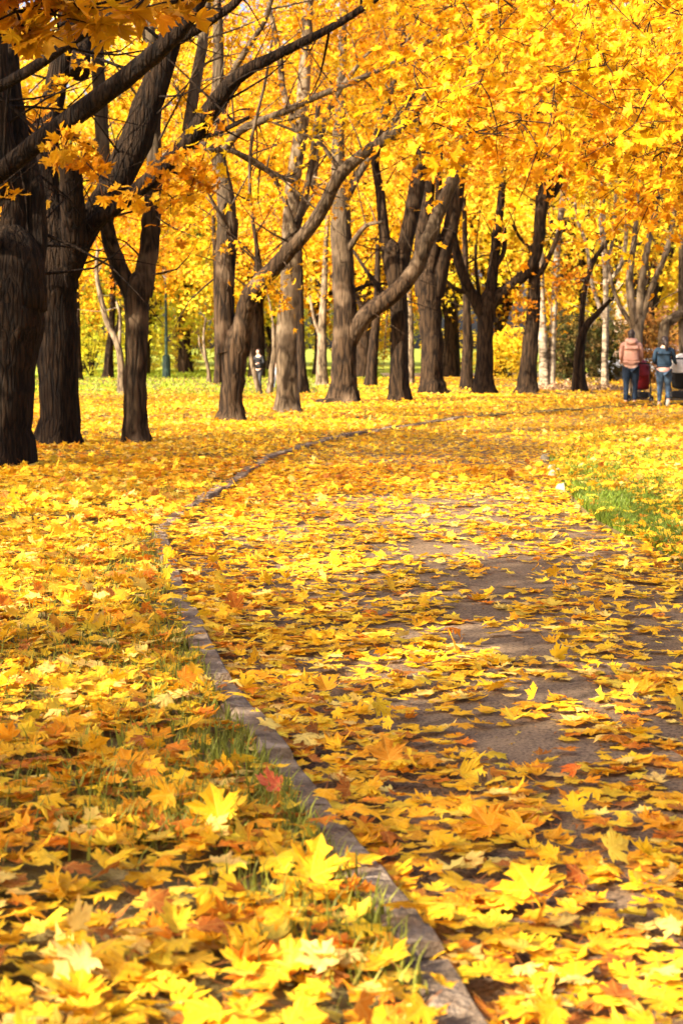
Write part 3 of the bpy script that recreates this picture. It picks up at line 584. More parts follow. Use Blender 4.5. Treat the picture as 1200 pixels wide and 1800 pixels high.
def tree(name, label, base_px, limbs, mat, crowns, base=GOLD, s=.10, level=0, per=24, r=.55, sprays=(), D=None, cat='tree', group=None, sides=14, extra=0, visible=True, hero_trace=True):
    """limbs: list of (pts, dd); the first starts at the ground. crowns: (dx, dy, z, rx, ry, rz, n) about the base"""
    b = gnd(*base_px, .085) if D is None else at(base_px[0], base_px[1], D); D0 = b[1]; o = thing(name, label, cat, (b[0], b[1], .03), group); tm = MB(); lm = MB(); nodes = []; nr = []
    for k, (pts, dd) in enumerate(limbs):
        P, R = limb3(pts, D0, dd)
        if k == 0: P[0][2] = -.05
        n = max(8, int(len(pts) * 4)); Q = catmull(P, n); RR = np.interp(np.linspace(0, 1, n), np.linspace(0, 1, len(R)), R)
        if k == 0: RR = RR * (.93 + .34 * np.exp(-(Q[:, 2]) / .16))
        wob = rng.normal(0, 1, (n, 3)) * (RR * .035)[:, None]; wob[0] = 0; Q = Q + wob
        if k == 0 and len(limbs) > 1 and RR[-1] > .1:
            d_ = norm(Q[-1] - Q[-2]); R_ = RR[-1]; Q = np.vstack([Q, [Q[-1] + d_ * R_ * f for f in (.5, .9, 1.25, 1.5)]]); RR = np.concatenate([RR, R_ * np.array([.9, .7, .4, .05])]); n += 4
        tube(tm, Q, RR, sides if k < 3 else 10, rough=.035, flute=.24 if k == 0 else .04)
        st = 0 if k else int(n * .5)
        for i in range(st, n):
            if Q[i][2] > 1.8: nodes.append(Q[i]); nr.append(RR[i])
        if hero_trace: TRACES.append((np.array([(x, y) for x, y, w in pts], float), D0 + min(dd, 0)))
        # short side twigs, some bare
        for i in range(0, n, 3):
            if Q[i][2] > 2.2 and rng.random() < .85:
                d = norm(rng.normal(0, 1, 3) + np.array([0, 0, .5])); L = rng.uniform(.4, 2.1); e = Q[i] + d * L; m = Q[i] + d * L * .5 + rng.normal(0, .1, 3)
                tube(tm, catmull([Q[i], m, e], 5), np.linspace(.02, .004, 5), 4, caps=False)
    T = tm; o['_tmp'] = 0; del o['_tmp']
    SP = []
    for (dx, dy, z, rx, ry, rz, n) in crowns:
        cnt = 0; tries = 0
        while cnt < n and tries < n * 6:
            tries += 1; v = rng.normal(0, 1, 3); v = v / np.linalg.norm(v) * rng.random() ** .45; c = np.array([b[0] + dx, b[1] + dy, z]) + v * np.array([rx, ry, rz])
            if vnoise(c[0] * .55 + 50, c[1] * .55 + c[2] * .7, 21) < .30: continue
            if c[2] < 2.0: continue
            SP.append(c); cnt += 1
    return o, tm, lm, nodes, nr, SP, dict(s=s, base=base, level=level, per=per, r=r), sprays, mat, D0
PENDING = []
def T(*a, **k): PENDING.append(tree(*a, **k))

T('maple_tree', 'massive dark ridged maple trunk cut off by the left edge, nearest tree', (-2, 822),
  [([(-2, 822, 122), (6, 760, 106), (12, 640, 112), (22, 540, 130), (26, 470, 120)], 0),
   ([(20, 500, 60), (-5, 420, 46), (-30, 330, 38), (-60, 200, 30), (-90, -50, 22), (-80, -500, 12)], 0.5),
   ([(40, 500, 60), (66, 440, 34), (62, 340, 34), (48, 280, 32), (30, 200, 30), (20, 60, 26), (30, -200, 20), (10, -600, 10)], .8),
   ([(22, 510, 90), (16, 420, 66), (18, 330, 44), (4, 220, 36), (0, 60, 26), (0, -300, 12)], .3),
   ([(-60, 330, 34), (0, 302, 34), (75, 245, 34), (150, 190, 36), (230, 130, 34), (312, 55, 30), (380, -60, 20), (450, -300, 10)], -1.5),
   ([(-60, 180, 20), (0, 152, 20), (60, 118, 20), (150, 55, 19), (240, -10, 16), (330, -150, 8)], -2.5),
   ([(10, 470, 40), (-30, 400, 30), (-80, 330, 20)], -1)],
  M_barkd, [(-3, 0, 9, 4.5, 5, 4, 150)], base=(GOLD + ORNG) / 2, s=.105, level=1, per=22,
  sprays=[(45, 180, 23, .5, 40), (30, 205, 23.5, .5, 36), (90, 150, 23, .35, 18), (15, 225, 23, .45, 30), (62, 215, 22.6, .3, 18), (125, 238, 17.5, .18, 14), (112, 262, 17.4, .22, 18), (145, 278, 17.5, .22, 20), (160, 255, 17.5, .16, 10), (5, 335, 18, .2, 10), (235, 345, 17, .2, 8), (215, 338, 17, .18, 9), (10, 165, 23, .4, 20), (150, 110, 24, .3, 8)])
T('maple_tree', 'dark maple with forked limbs right behind the massive left trunk', (103, 780),
  [([(101, 780, 76), (104, 720, 70), (101, 600, 74), (94, 500, 88), (98, 455, 84)], 0),
   ([(110, 490, 52), (130, 445, 46), (128, 370, 44), (124, 290, 38)], -.6),
   ([(96, 500, 84), (96, 420, 60), (86, 340, 42), (84, 250, 36), (100, 150, 38), (118, 60, 38), (125, -60, 30), (130, -400, 12)], .4),
   ([(105, 480, 66), (150, 400, 50), (190, 345, 52), (232, 262, 58), (262, 180, 52), (296, 80, 40), (315, 0, 34), (335, -200, 24), (330, -600, 10)], .5),
   ([(130, 465, 34), (158, 400, 28), (210, 360, 24), (262, 318, 30), (305, 275, 30), (345, 230, 34), (385, 170, 28), (425, 130, 24), (490, 95, 18), (570, 55, 14), (650, 5, 12), (760, -80, 8)], -1.5),
   ([(305, 75, 18), (340, 55, 18), (385, 25, 17), (415, 3, 15), (460, -60, 10)], -.5),
   ([(70, 500, 34), (62, 420, 32), (42, 330, 30), (75, 200, 28), (130, 100, 30), (175, 0, 30), (210, -200, 20), (220, -600, 10)], 1.),
   ([(140, 130, 36), (148, 60, 34), (165, -30, 30)], 1.),
   ([(340, 232, 20), (370, 235, 14), (400, 225, 8), (440, 205, 6)], -2)],
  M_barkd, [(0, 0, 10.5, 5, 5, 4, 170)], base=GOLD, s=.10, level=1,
  sprays=[(310, 290, 22, .45, 34), (330, 335, 22, .42, 34), (345, 300, 22, .4, 24), (300, 350, 22, .35, 24), (355, 285, 22, .3, 12), (365, 230, 22, .35, 14), (385, 210, 22, .35, 12), (265, 90, 20, .3, 4)])
T('maple_tree', 'slim dark maple forking into a tall V just right of the big left trunks', (241, 777),
  [([(241, 777, 52), (239, 720, 44), (240, 620, 42), (241, 540, 46), (243, 505, 50)], 0),
   ([(238, 525, 34), (212, 475, 30), (194, 425, 27), (184, 370, 25), (183, 300, 24), (178, 200, 24), (172, 100, 23), (176, 40, 22), (180, -80, 18), (170, -500, 9)], 0.6),
   ([(250, 520, 38), (262, 440, 34), (268, 380, 34), (272, 300, 27), (270, 220, 26), (274, 150, 24), (262, 60, 24), (248, -10, 24), (240, -120, 20), (250, -500, 9)], .8),
   ([(330, 230, 20), (345, 140, 20), (358, 60, 18), (366, -40, 15), (370, -300, 8)], 1.2)],
  M_barkg, [(0, 1, 9.5, 4, 4, 3.6, 150)], base=GOLD, s=.10)
T('maple_tree', 'two-stemmed maple with a lit knotty bole and a long limb reaching right', (408, 740),
  [([(408, 740, 50), (408, 700, 42), (411, 650, 46), (412, 600, 52)], 0),
   ([(402, 620, 40), (395, 560, 36), (395, 480, 37), (400, 410, 38), (396, 340, 30), (386, 290, 26), (378, 200, 24), (384, 120, 20), (380, -100, 14), (385, -400, 8)], .5),
   ([(420, 620, 40), (430, 560, 34), (442, 515, 31), (478, 475, 29), (510, 440, 26), (545, 400, 24), (570, 360, 23), (600, 305, 22), (650, 262, 20), (690, 235, 20), (735, 185, 17), (772, 140, 12), (830, 60, 8)], -2.),
   ([(455, 500, 22), (452, 440, 8), (440, 350, 6), (442, 250, 6), (465, 150, 5), (480, 60, 4)], -1),
   ([(500, 445, 20), (520, 400, 16), (530, 370, 13), (545, 300, 11), (560, 180, 8)], .5),
   ([(655, 262, 16), (670, 210, 13), (690, 150, 11), (720, 60, 7)], -.5),
   ([(392, 265, 16), (428, 226, 14), (500, 196, 13), (565, 166, 11), (640, 135, 10), (720, 95, 7), (790, 50, 4)], -1.5),
   ([(386, 240, 14), (400, 150, 12), (430, 92, 11), (468, 30, 9), (490, -60, 6)], -1),
   ([(520, 405, 10), (480, 310, 8), (420, 270, 7), (350, 262, 5)], -.5), ([(398, 400, 8), (372, 350, 5), (352, 322, 3)], -.3),
   ([(598, 300, 9), (560, 250, 7), (505, 225, 5), (450, 205, 3)], .3), ([(690, 235, 9), (720, 215, 7), (765, 205, 4)], -.4),
   ([(330, 255, 18), (400, 262, 10), (470, 300, 10), (520, 322, 7)], .5)],
  M_barkg, [(1, 1, 9.5, 5, 4.5, 3.8, 200)], base=GOLD, s=.10,
  sprays=[(520, 200, 32, .5, 30), (575, 230, 32, .5, 30), (500, 300, 33, .5, 28), (540, 330, 33, .4, 22), (440, 370, 33, .45, 26), (470, 340, 33, .4, 20), (660, 190, 31, .5, 30), (710, 240, 31, .45, 28), (620, 150, 32, .5, 28), (590, 110, 32, .5, 26), (680, 120, 31, .5, 28), (480, 60, 32, .4, 16), (740, 110, 31, .6, 34), (340, 395, 33, .35, 16), (500, 250, 33, .3, 12), (470, 492, 30, .45, 40), (490, 515, 30, .35, 22), (455, 484, 30, .3, 12), (500, 535, 30, .22, 10), (700, 190, 30, .6, 40), (760, 215, 30, .6, 44), (745, 255, 30, .5, 36), (640, 200, 30, .5, 26), (610, 240, 30, .4, 16), (560, 230, 29, .4, 22), (400, 430, 30, .3, 12)])
T('maple_tree', 'pale grey sunlit straight trunk standing in bright leaves, fourth from left', (506, 726),
  [([(506, 726, 46), (506, 690, 38), (504, 620, 38), (508, 540, 38), (512, 470, 36), (513, 400, 34), (514, 330, 28), (528, 240, 26), (534, 150, 24), (540, 60, 20), (545, -150, 14), (540, -400, 8)], 0),
   ([(516, 400, 20), (545, 330, 16), (560, 250, 13), (590, 170, 10), (640, 100, 6)], .5),
   ([(528, 240, 14), (500, 170, 12), (490, 90, 10), (470, 0, 7)], .8)],
  M_barkp, [(0, 1, 9.5, 4.6, 4.5, 3.8, 190)], base=GOLD, s=.10)
T('maple_tree', 'thick flared maple with one great bowed limb sweeping up to the right', (600, 708),
  [([(600, 708, 66), (603, 680, 50), (604, 640, 46), (606, 580, 46), (604, 500, 42), (600, 420, 40), (598, 350, 32), (594, 270, 24), (600, 150, 18), (605, -100, 12)], 0),
   ([(612, 600, 34), (640, 556, 31), (680, 526, 30), (722, 485, 28), (748, 430, 26), (772, 370, 23), (798, 310, 23), (815, 250, 18), (825, 150, 14), (840, 0, 9)], -1.2),
   ([(605, 350, 18), (640, 290, 14), (690, 220, 12), (740, 140, 8)], 1),
   ([(604, 450, 14), (640, 400, 8), (672, 390, 5)], -1), ([(606, 520, 10), (650, 500, 6), (700, 500, 4)], 1.5)],
  M_barkg, [(1, 1, 9.7, 5, 4.5, 4, 200)], base=GOLD, s=.10)
T('maple_tree', 'straight maple with blotched lower bark right of the bowed limb tree', (701, 707),
  [([(701, 707, 40), (700, 660, 34), (702, 600, 31), (700, 540, 34), (694, 480, 36), (690, 445, 36)], 0),
   ([(686, 480, 22), (676, 420, 20), (668, 340, 16), (660, 280, 13), (680, 190, 11), (700, 100, 8)], .5),
   ([(700, 480, 30), (716, 410, 26), (732, 330, 28), (740, 270, 24), (728, 200, 20), (718, 150, 18), (700, 0, 12)], .3),
   ([(690, 540, 14), (640, 470, 6), (620, 440, 5)], 1)],
  M_bark, [(0, 1, 10, 4.5, 4.5, 4, 180)], base=ORNG, s=.10)
T('maple_tree', 'stout maple with swollen waist and several upright limbs mid picture', (760, 694),
  [([(760, 694, 54), (758, 660, 42), (758, 600, 42), (755, 540, 44), (752, 500, 46)], 0),
   ([(744, 520, 30), (740, 440, 26), (748, 360, 26), (756, 290, 20), (742, 240, 16), (725, 180, 12)], .4),
   ([(764, 520, 32), (780, 440, 28), (798, 370, 26), (806, 300, 24), (806, 250, 18), (812, 120, 12)], .2),
   ([(752, 500, 22), (765, 420, 15), (770, 340, 12), (775, 220, 9)], -.5)],
  M_bark, [(0, 1, 10, 4.8, 4.5, 4, 180)], base=GOLD, s=.10)
T('maple_tree', 'dark maple with three spreading limbs like a candelabra beside the path', (851, 692),
  [([(851, 692, 42), (851, 660, 33), (852, 600, 30), (854, 560, 31), (858, 530, 34)], 0),
   ([(850, 560, 20), (838, 535, 20), (820, 500, 19), (806, 460, 17), (796, 410, 14), (800, 350, 12)], -.3),
   ([(858, 545, 24), (866, 480, 19), (872, 420, 17), (880, 350, 13), (884, 300, 10)], .3),
   ([(860, 540, 22), (888, 510, 21), (922, 482, 20), (944, 440, 19), (951, 380, 19), (960, 330, 18), (968, 290, 18), (972, 200, 12)], -.5),
   ([(955, 360, 12), (975, 335, 15), (992, 295, 15), (1005, 250, 9)], -.3),
   ([(830, 515, 9), (800, 508, 8), (780, 490, 6), (776, 484, 5)], -.5), ([(845, 550, 8), (836, 470, 6), (836, 430, 5)], -.3), ([(940, 445, 8), (915, 420, 6), (900, 395, 5)], .3), ([(872, 470, 7), (885, 440, 9), (886, 400, 7)], .2)],
  M_bark, [(0, 1, 9.5, 4.5, 4, 3.8, 150)], base=ORNG, s=.10)
T('maple_tree', 'dark leaning trunk under low hanging orange foliage right of centre', (925, 692),
  [([(925, 692, 40), (929, 650, 32), (934, 590, 29), (938, 520, 24), (938, 460, 20), (944, 400, 14), (950, 250, 10)], 0), ([(938, 500, 12), (965, 450, 9), (985, 400, 6)], -.5)],
  M_bark, [(.3, -.5, 3.6, 2.4, 1.6, 1.5, 150), (1.2, -.5, 3.3, 1.8, 1.4, 1.3, 60), (0, 1, 8.5, 4, 4, 3.5, 120)], base=ORNG, s=.105)
T('maple_tree', 'thin dark maple bending right below the orange leaves near the women', (1017, 690),
  [([(1017, 690, 28), (1017, 650, 21), (1020, 600, 18), (1032, 570, 14), (1052, 548, 10), (1080, 520, 6)], 0), ([(1018, 620, 10), (1025, 520, 10), (1042, 460, 9), (1070, 420, 7)], .5)],
  M_bark, [(1, .5, 4.2, 2.3, 2, 1.6, 80), (.3, 1, 8, 3.5, 3.5, 3, 80)], base=ORNG, s=.10)
T('maple_tree', 'small stout trunk half hidden between the swollen maple and candelabra maple', (820, 686),
  [([(820, 686, 26), (820, 650, 21), (822, 600, 20), (820, 560, 16), (818, 480, 12), (815, 350, 8)], 0)], M_bark, [(0, 2, 6.5, 3.6, 3.5, 3.8, 130)], base=LEMN, s=.10)
T('maple_tree', 'short dark trunk with pale foot seen in the gap under the bowed limb', (651, 679),
  [([(651, 679, 22), (653, 640, 20), (658, 590, 18), (662, 540, 14), (664, 420, 9)], 0)], M_bark, [(0, 2, 6.2, 3.8, 3.5, 3.8, 130)], base=GOLD, s=.105)
T('maple_tree', 'narrow dark trunk touching the pale sunlit trunk on its right', (533, 690),
  [([(533, 690, 24), (530, 640, 17), (528, 560, 14), (527, 480, 12), (525, 350, 8)], 0)], M_bark, [(0, 2, 6.5, 3.8, 3.5, 3.8, 140)], base=GOLD, s=.10)
T('maple_tree', 'pale mottled trunk behind the thick flared maple on its left side', (566, 678),
  [([(566, 678, 22), (566, 640, 20), (566, 580, 16), (570, 500, 12), (575, 380, 8)], 0), ([(566, 600, 10), (552, 560, 6), (545, 520, 5)], 0)], M_barkp, [(0, 2, 7, 3.8, 3.5, 4, 120)], base=LEMN, s=.105)
T('maple_tree', 'pale thin trunk between the blotched maple and swollen maple', (721, 676),
  [([(721, 676, 14), (722, 640, 13), (720, 560, 12), (718, 450, 8)], 0)], M_barkp, [(0, 2, 7, 3.6, 3.5, 4.4, 120)], base=LEMN, s=.105)
T('young_tree', 'slender pale curving tree just left of the slim V-forked maple', (212, 692),
  [([(213, 692, 15), (213, 640, 13), (205, 600, 12), (188, 565, 11), (177, 520, 10), (170, 480, 8), (172, 440, 6)], 0), ([(209, 610, 8), (212, 560, 5), (205, 530, 4)], 0)], M_barkp, [(-.5, 2, 4.6, 2.2, 2, 1.6, 60)], base=ORNG, s=.10, cat='tree')
T('maple_tree', 'far dark trunk with upturned fork left of the slender pale tree', (190, 664),
  [([(190, 664, 19), (192, 620, 15), (196, 580, 13), (198, 520, 12), (196, 400, 8)], 0), ([(196, 600, 9), (208, 570, 7), (212, 540, 6)], 0)], M_bark, [(0, 1, 6.5, 4.2, 4, 3.8, 150)], base=GOLD, s=.12)
T('maple_tree', 'far dark trunk showing beside the right edge of the big left trunks', (136, 668),
  [([(136, 668, 18), (135, 620, 16), (135, 560, 14), (133, 480, 11), (130, 350, 8)], 0)], M_bark, [(0, 1, 6.6, 4.2, 4, 4.2, 150)], base=GOLD, s=.12)
T('maple_tree', 'far dark trunk just left of the two-stemmed maple', (384, 676),
  [([(384, 676, 18), (384, 640, 15), (382, 580, 13), (380, 500, 10), (375, 380, 7)], 0)], M_bark, [(-1, 2, 7, 5, 4, 4.2, 170)], base=GOLD, s=.12)
T('young_tree', 'pale crooked sapling on the green lawn left of the two-stemmed maple', (366, 672),
  [([(368, 672, 9), (366, 650, 7), (360, 620, 6), (358, 590, 5), (362, 560, 4)], 0), ([(364, 640, 4), (352, 610, 3), (350, 590, 3)], 0)], M_barkp, [(0, 0, 4, 1.6, 1.5, 1.2, 26)], base=LEMN, s=.11)
T('young_tree', 'low V of two pale bare stems in the grass beside the pale sunlit trunk', (464, 692),
  [([(464, 693, 8), (456, 688, 10), (447, 655, 9), (440, 620, 7), (438, 590, 5)], 0), ([(466, 692, 9), (474, 688, 13), (478, 650, 11), (482, 610, 8), (480, 570, 6)], 0)], M_barkp, [(0, .5, 4.2, 1.8, 1.5, 1.2, 26)], base=GOLD, s=.10)
# pale-stemmed clump on the right
T('birch_tree', 'pale double birch trunks behind the orange foliage right of the leaning trunk', (956, 684),
  [([(956, 684, 20), (955, 640, 18), (953, 580, 16), (950, 480, 12), (948, 350, 8)], 0), ([(968, 684, 16), (968, 640, 14), (972, 560, 12), (978, 450, 12), (985, 380, 11), (992, 310, 9)], .5)], M_birch, [(0, 2, 8, 3.5, 3.5, 4, 90)], base=LEMN, s=.11)
T('birch_tree', 'pale many-stemmed tree fanning upward above the woman in pink', (1112, 692),
  [([(1112, 692, 34), (1114, 650, 28), (1117, 600, 24), (1122, 560, 22)], 0), ([(1118, 575, 16), (1108, 530, 15), (1106, 480, 12), (1114, 420, 10), (1120, 350, 7), (1118, 250, 5)], 0), ([(1122, 565, 16), (1126, 510, 14), (1134, 450, 12), (1146, 390, 10), (1156, 340, 8), (1162, 240, 5)], -.5), ([(1126, 560, 14), (1146, 500, 10), (1164, 460, 10), (1176, 420, 9), (1184, 380, 8), (1192, 300, 5)], -.8), ([(1116, 580, 10), (1090, 540, 8), (1075, 500, 7), (1064, 440, 6), (1060, 350, 5)], .5)],
  M_barkp, [(0, 2.5, 8, 4.2, 3, 4.2, 90)], base=LEMN, s=.115)
T('birch_tree', 'pale stems rising behind the thin bending maple near the women', (1062, 684),
  [([(1062, 684, 14), (1062, 620, 12), (1064, 540, 11), (1062, 460, 10), (1056, 400, 9), (1058, 330, 7), (1060, 250, 5)], 0), ([(1064, 500, 8), (1088, 470, 8), (1098, 430, 7), (1100, 380, 6), (1098, 330, 5)], -.5), ([(1062, 480, 7), (1076, 420, 6), (1080, 360, 6), (1084, 300, 4)], .5), ([(1060, 560, 8), (1040, 500, 7), (1030, 430, 6), (1012, 380, 5), (1010, 320, 5)], .5)],
  M_birch, [(0, 3, 8, 4, 3, 4.2, 90)], base=LEMN, s=.115)
T('birch_tree', 'smooth pale trunk bent like an elbow at the right edge behind the stroller', (1170, 690),
  [([(1166, 690, 22), (1166, 640, 20), (1164, 600, 19), (1168, 572, 20), (1188, 556, 19), (1215, 540, 17), (1250, 480, 12), (1260, 350, 8)], 0), ([(1199, 692, 14), (1198, 620, 12), (1196, 480, 10), (1200, 330, 7)], .5)], M_barkp, [(1, 2.5, 8, 3.6, 3, 4, 80)], base=LEMN, s=.115)
# trees outside the picture whose boughs hang in or whose crowns shade the ground
def world_tree(label, X, Y, H, cr, base=GOLD, s=.11, mat=M_bark, level=0, sprays=(), per=24, low=None, name='maple_tree', r=.6, w=.26, group=None):
    b = np.array([X, Y, 0.]); o = thing(name, label, 'tree', (X, Y, .03), group); tm = MB(); lm = MB(); nodes = []; nr = []
    fork = H * .28; limbs = [([(X, Y, -.05), (X + .05, Y, 1), (X + rng.normal(0, .12), Y + rng.normal(0, .1), fork)], [w * 1.35, w, w * .92], 14)]
    for k in range(5):
        a = k * 1.257 + rng.uniform(-.3, .3); rr = cr * rng.uniform(.45, .7); limbs.append(([(X, Y, fork - .3), (X + math.cos(a) * rr * .4, Y + math.sin(a) * rr * .4, fork + H * .18), (X + math.cos(a) * rr, Y + math.sin(a) * rr, H * .75), (X + math.cos(a) * rr * 1.1, Y + math.sin(a) * rr * 1.1, H * .95)], [w * .6, w * .42, w * .2, .02], 9))
    limbs.append(([(X, Y, fork - .2), (X + .2, Y, H * .6), (X, Y + .2, H * .95)], [w * .65, w * .4, .03], 9))
    for P, R, sd_ in limbs:
        n = 12; Q = catmull(P, n); RR = np.interp(np.linspace(0, 1, n), np.linspace(0, 1, len(R)), R); tube(tm, Q, RR, sd_, rough=.04, flute=.1 if P[0][2] < 0 else 0)
        for q, q2 in zip(Q, RR):
            if q[2] > fork * .9: nodes.append(q); nr.append(q2)
    SP = []; lowz = low if low is not None else H * .3; n = int(cr * cr * 11)
    while len(SP) < n:
        v = rng.normal(0, 1, 3); v = v / np.linalg.norm(v) * rng.random() ** .4; c = np.array([X, Y, (H + lowz) / 2]) + v * np.array([cr, cr, (H - lowz) / 2 + .6])
        if vnoise(c[0] * .55 + 50, c[1] * .55 + c[2] * .7, 22) < .3: 
            if rng.random() < .85: continue
        SP.append(c)
    PENDING.append((o, tm, lm, nodes, nr, SP, dict(s=s, base=base, level=level, per=per, r=r), sprays, mat, Y))
    return o
world_tree('maple just outside the left edge whose big leaves hang in the top left corner', -6.3, 4.7, 12, 4.3, base=(GOLD + ORNG) / 2, s=.10, level=1,
           sprays=[(50, 50, 8.2, .14, 12), (30, 20, 8, .18, 14), (140, 15, 8, .16, 14), (200, 5, 8.4, .14, 10), (120, -10, 8, .18, 12), (290, 10, 8.4, .12, 8), (320, 0, 8.2, .12, 8), (222, 62, 9, .04, 2), (170, 50, 8.6, .07, 4), (85, 60, 8.5, .10, 6), (260, -10, 8, .14, 7), (5, -5, 8, .18, 12), (95, 25, 8, .12, 10)])
OUT = 'maples standing outside the picture on the left that shade the path'
for i, (X, Y, H, cr) in enumerate([(-9.5, -1.3, 12, 4.6), (-5.5, -6.5, 12, 4.5), (-13.5, 7.5, 13, 4.6), (-14.5, -3.5, 13, 4.5), (-11.0, 15.5, 13, 4.4), (-17, 17, 13, 4.5), (-13, 27, 13, 4.5), (-18, 38, 14, 5), (-1.5, -10.5, 12, 4.3)]):
    o = world_tree(['broad golden maple left of the camera', 'golden maple behind the camera to the left', 'tall golden maple beyond the left edge', 'tall golden maple farthest left behind the camera', 'golden maple left of the massive trunk, out of frame', 'second row golden maple out of frame at left', 'golden maple out of frame behind the left trunks', 'far golden maple out of frame at left', 'golden maple directly behind the camera'][i], X, Y, H, cr, s=.135, per=26, r=.75, group=OUT)
# overhanging crown at upper right
world_tree('golden maple out of frame at right whose boughs fill the upper right', 8.6, 23, 12, 5.6, base=GOLD, s=.095, level=1, low=5.0, r=.6, per=26,
           sprays=[])
world_tree('tall golden maple out of frame at far right beyond the lawn', 12.5, 36, 13, 6, base=GOLD, s=.10, low=4.2, r=.7)
# bough fill for the upper right: sprays given in picture terms, hung on those two trees
def fill(idx, n, box_, Dr):
    o = PENDING[idx]; sp = list(o[7])
    for _ in range(n):
        x = rng.uniform(box_[0], box_[2]); y = rng.uniform(box_[1], box_[3]); D = rng.uniform(*Dr)
        lim = np.interp(x, [600, 700, 800, 900, 1000, 1100, 1200, 1300], [60, 150, 250, 270, 300, 350, 410, 420])
        if y > lim + random.gauss(0, 12): continue
        sp.append((x, y, D, rng.uniform(.4, .7), int(rng.uniform(14, 30))))
    PENDING[idx] = o[:7] + (sp,) + o[8:]
fill(-2, 260, (700, -60, 1300, 430), (17, 25)); fill(-1, 230, (640, -60, 1300, 420), (28, 38))
# canopy fill for the row of hero trees (their own lower boughs)
def hero_fill(idx, n, x0, x1, y0, y1, dD):
    o = PENDING[idx]; sp = list(o[7]); D0 = o[9]
    for _ in range(n):
        x = rng.uniform(x0, x1); y = rng.uniform(y0, y1); D = D0 + rng.uniform(*dD); c = at(x, y, D)
        if vnoise(x * .012, y * .016, 31) < .36: continue
        if blocked(c): continue
        sp.append((x, y, D, rng.uniform(.5, .85), int(rng.uniform(16, 30))))
    PENDING[idx] = o[:7] + (sp,) + o[8:]
hero_fill(2, 60, 130, 420, -40, 420, (.5, 4)); hero_fill(3, 230, 280, 760, -40, 430, (1, 5)); hero_fill(4, 220, 400, 700, -40, 430, (1, 5))
hero_fill(5, 200, 500, 850, -40, 400, (1, 5)); hero_fill(6, 120, 600, 860, -40, 330, (-3, 4)); hero_fill(7, 120, 680, 920, -40, 320, (-3, 4)); hero_fill(8, 150, 780, 1060, 40, 320, (-3, 4))
# finish trees: blocked sprays dropped, crowns attached
for (o, tm, lm, nodes, nr, SP, kw, sprays, mat, D0) in PENDING:
    SP = [c for c in SP if not blocked(c)]; SP = [c for c in SP if not sun_gap(c[None])[0]]
    extra = [(at(x, y, D), r, n) for x, y, D, r, n in sprays]
    A = list(SP) + [e[0] for e in extra]
    crown(lm, tm, nodes, SP, kw['s'], kw['base'], kw['level'], kw['per'], kw['r'], fine=D0 < 45, noder=nr) if SP else None
    if extra:
        nn = list(nodes); rr_ = list(nr)
        order = np.argsort([np.min(np.linalg.norm(np.array(nodes) - e[0], axis=1)) for e in extra])
        for i in order:
            c, r, n = extra[i]; AA = np.array(nn); v = AA - c; j = int(np.argmin(np.linalg.norm(v, axis=1))); a = nn[j]; L = np.linalg.norm(c - a)
            q = catmull([a, (a + c) / 2 + rng.normal(0, .06 * L, 3), c], max(3, min(9, int(L * 2.5)))); r0 = min(rr_[j] * .8, .008 + .008 * L); tube(tm, q, np.linspace(r0, .006, len(q)), 4, caps=False)
            for k in range(1, len(q)): nn.append(q[k]); rr_.append(max(.008, r0 * (1 - k / len(q))))
            spray(lm, tm if D0 < 45 else None, c, r, n, kw['s'], kw['base'][rng.integers(3)], kw['level'])
    tm.build('trunk', mat, o, smooth=True)
    if lm.n: lm.build('crown', M_leaf, o, attrs=True)

# ------------------------------------------------------------------ far trees: a few kinds, copied
def far_proto(base, H, cr, low, nleaf, name, mat):
    o = thing(name, 'x', 'tree', (0, 0, 0)); tm = MB(); lm = MB()
    tube(tm, catmull([(0, 0, -.1), (.1, 0, 1.5), (0, .1, H * .6), (.1, 0, H * .9)], 12), np.linspace(.3, .05, 12), 9, rough=.1)
    SP = []
    for k in range(6):
        a = k * 1.05; e = np.array([math.cos(a) * cr * .7, math.sin(a) * cr * .7, H * .7]); tube(tm, catmull([(0, 0, low), e * (.45, .45, .75), e], 8), np.linspace(.14, .02, 8), 6)
    while len(SP) < nleaf // 22:
        v = rng.normal(0, 1, 3); v = v / np.linalg.norm(v) * rng.random() ** .35; c = np.array([0, 0, (H + low) / 2]) + v * np.array([cr, cr, (H - low) / 2])
        if vnoise(c[0] * .5 + 50, c[1] * .5 + c[2] * .6, 23) < .33: continue
        SP.append(c)
    for c in SP: spray(lm, None, c, .75, 22, .15, base[rng.integers(3)], 0)
    tm.build('trunk', mat, o, smooth=True); lm.build('crown', M_leaf, o, attrs=True); return o
def far_copy(p, x, y, sc, rz, label, group=None):
    c = p.copy(); S.collection.objects.link(c); c.location = (x, y, -.02); c.scale = (sc,) * 3; c.rotation_euler = (0, 0, rz); c['label'] = label
    if group: c['group'] = group
    for ch in p.children: k = ch.copy(); S.collection.objects.link(k); k.parent = c
def pxX(x, D): return (x - 600) / F * D
protos = [far_proto(GOLD, 12, 5, 2.0, 6500, 'maple_tree', M_bark), far_proto(LEMN, 12, 5, 1.6, 6500, 'maple_tree', M_bark), far_proto(GREN, 9, 4.5, .6, 6500, 'tree', M_bark)]
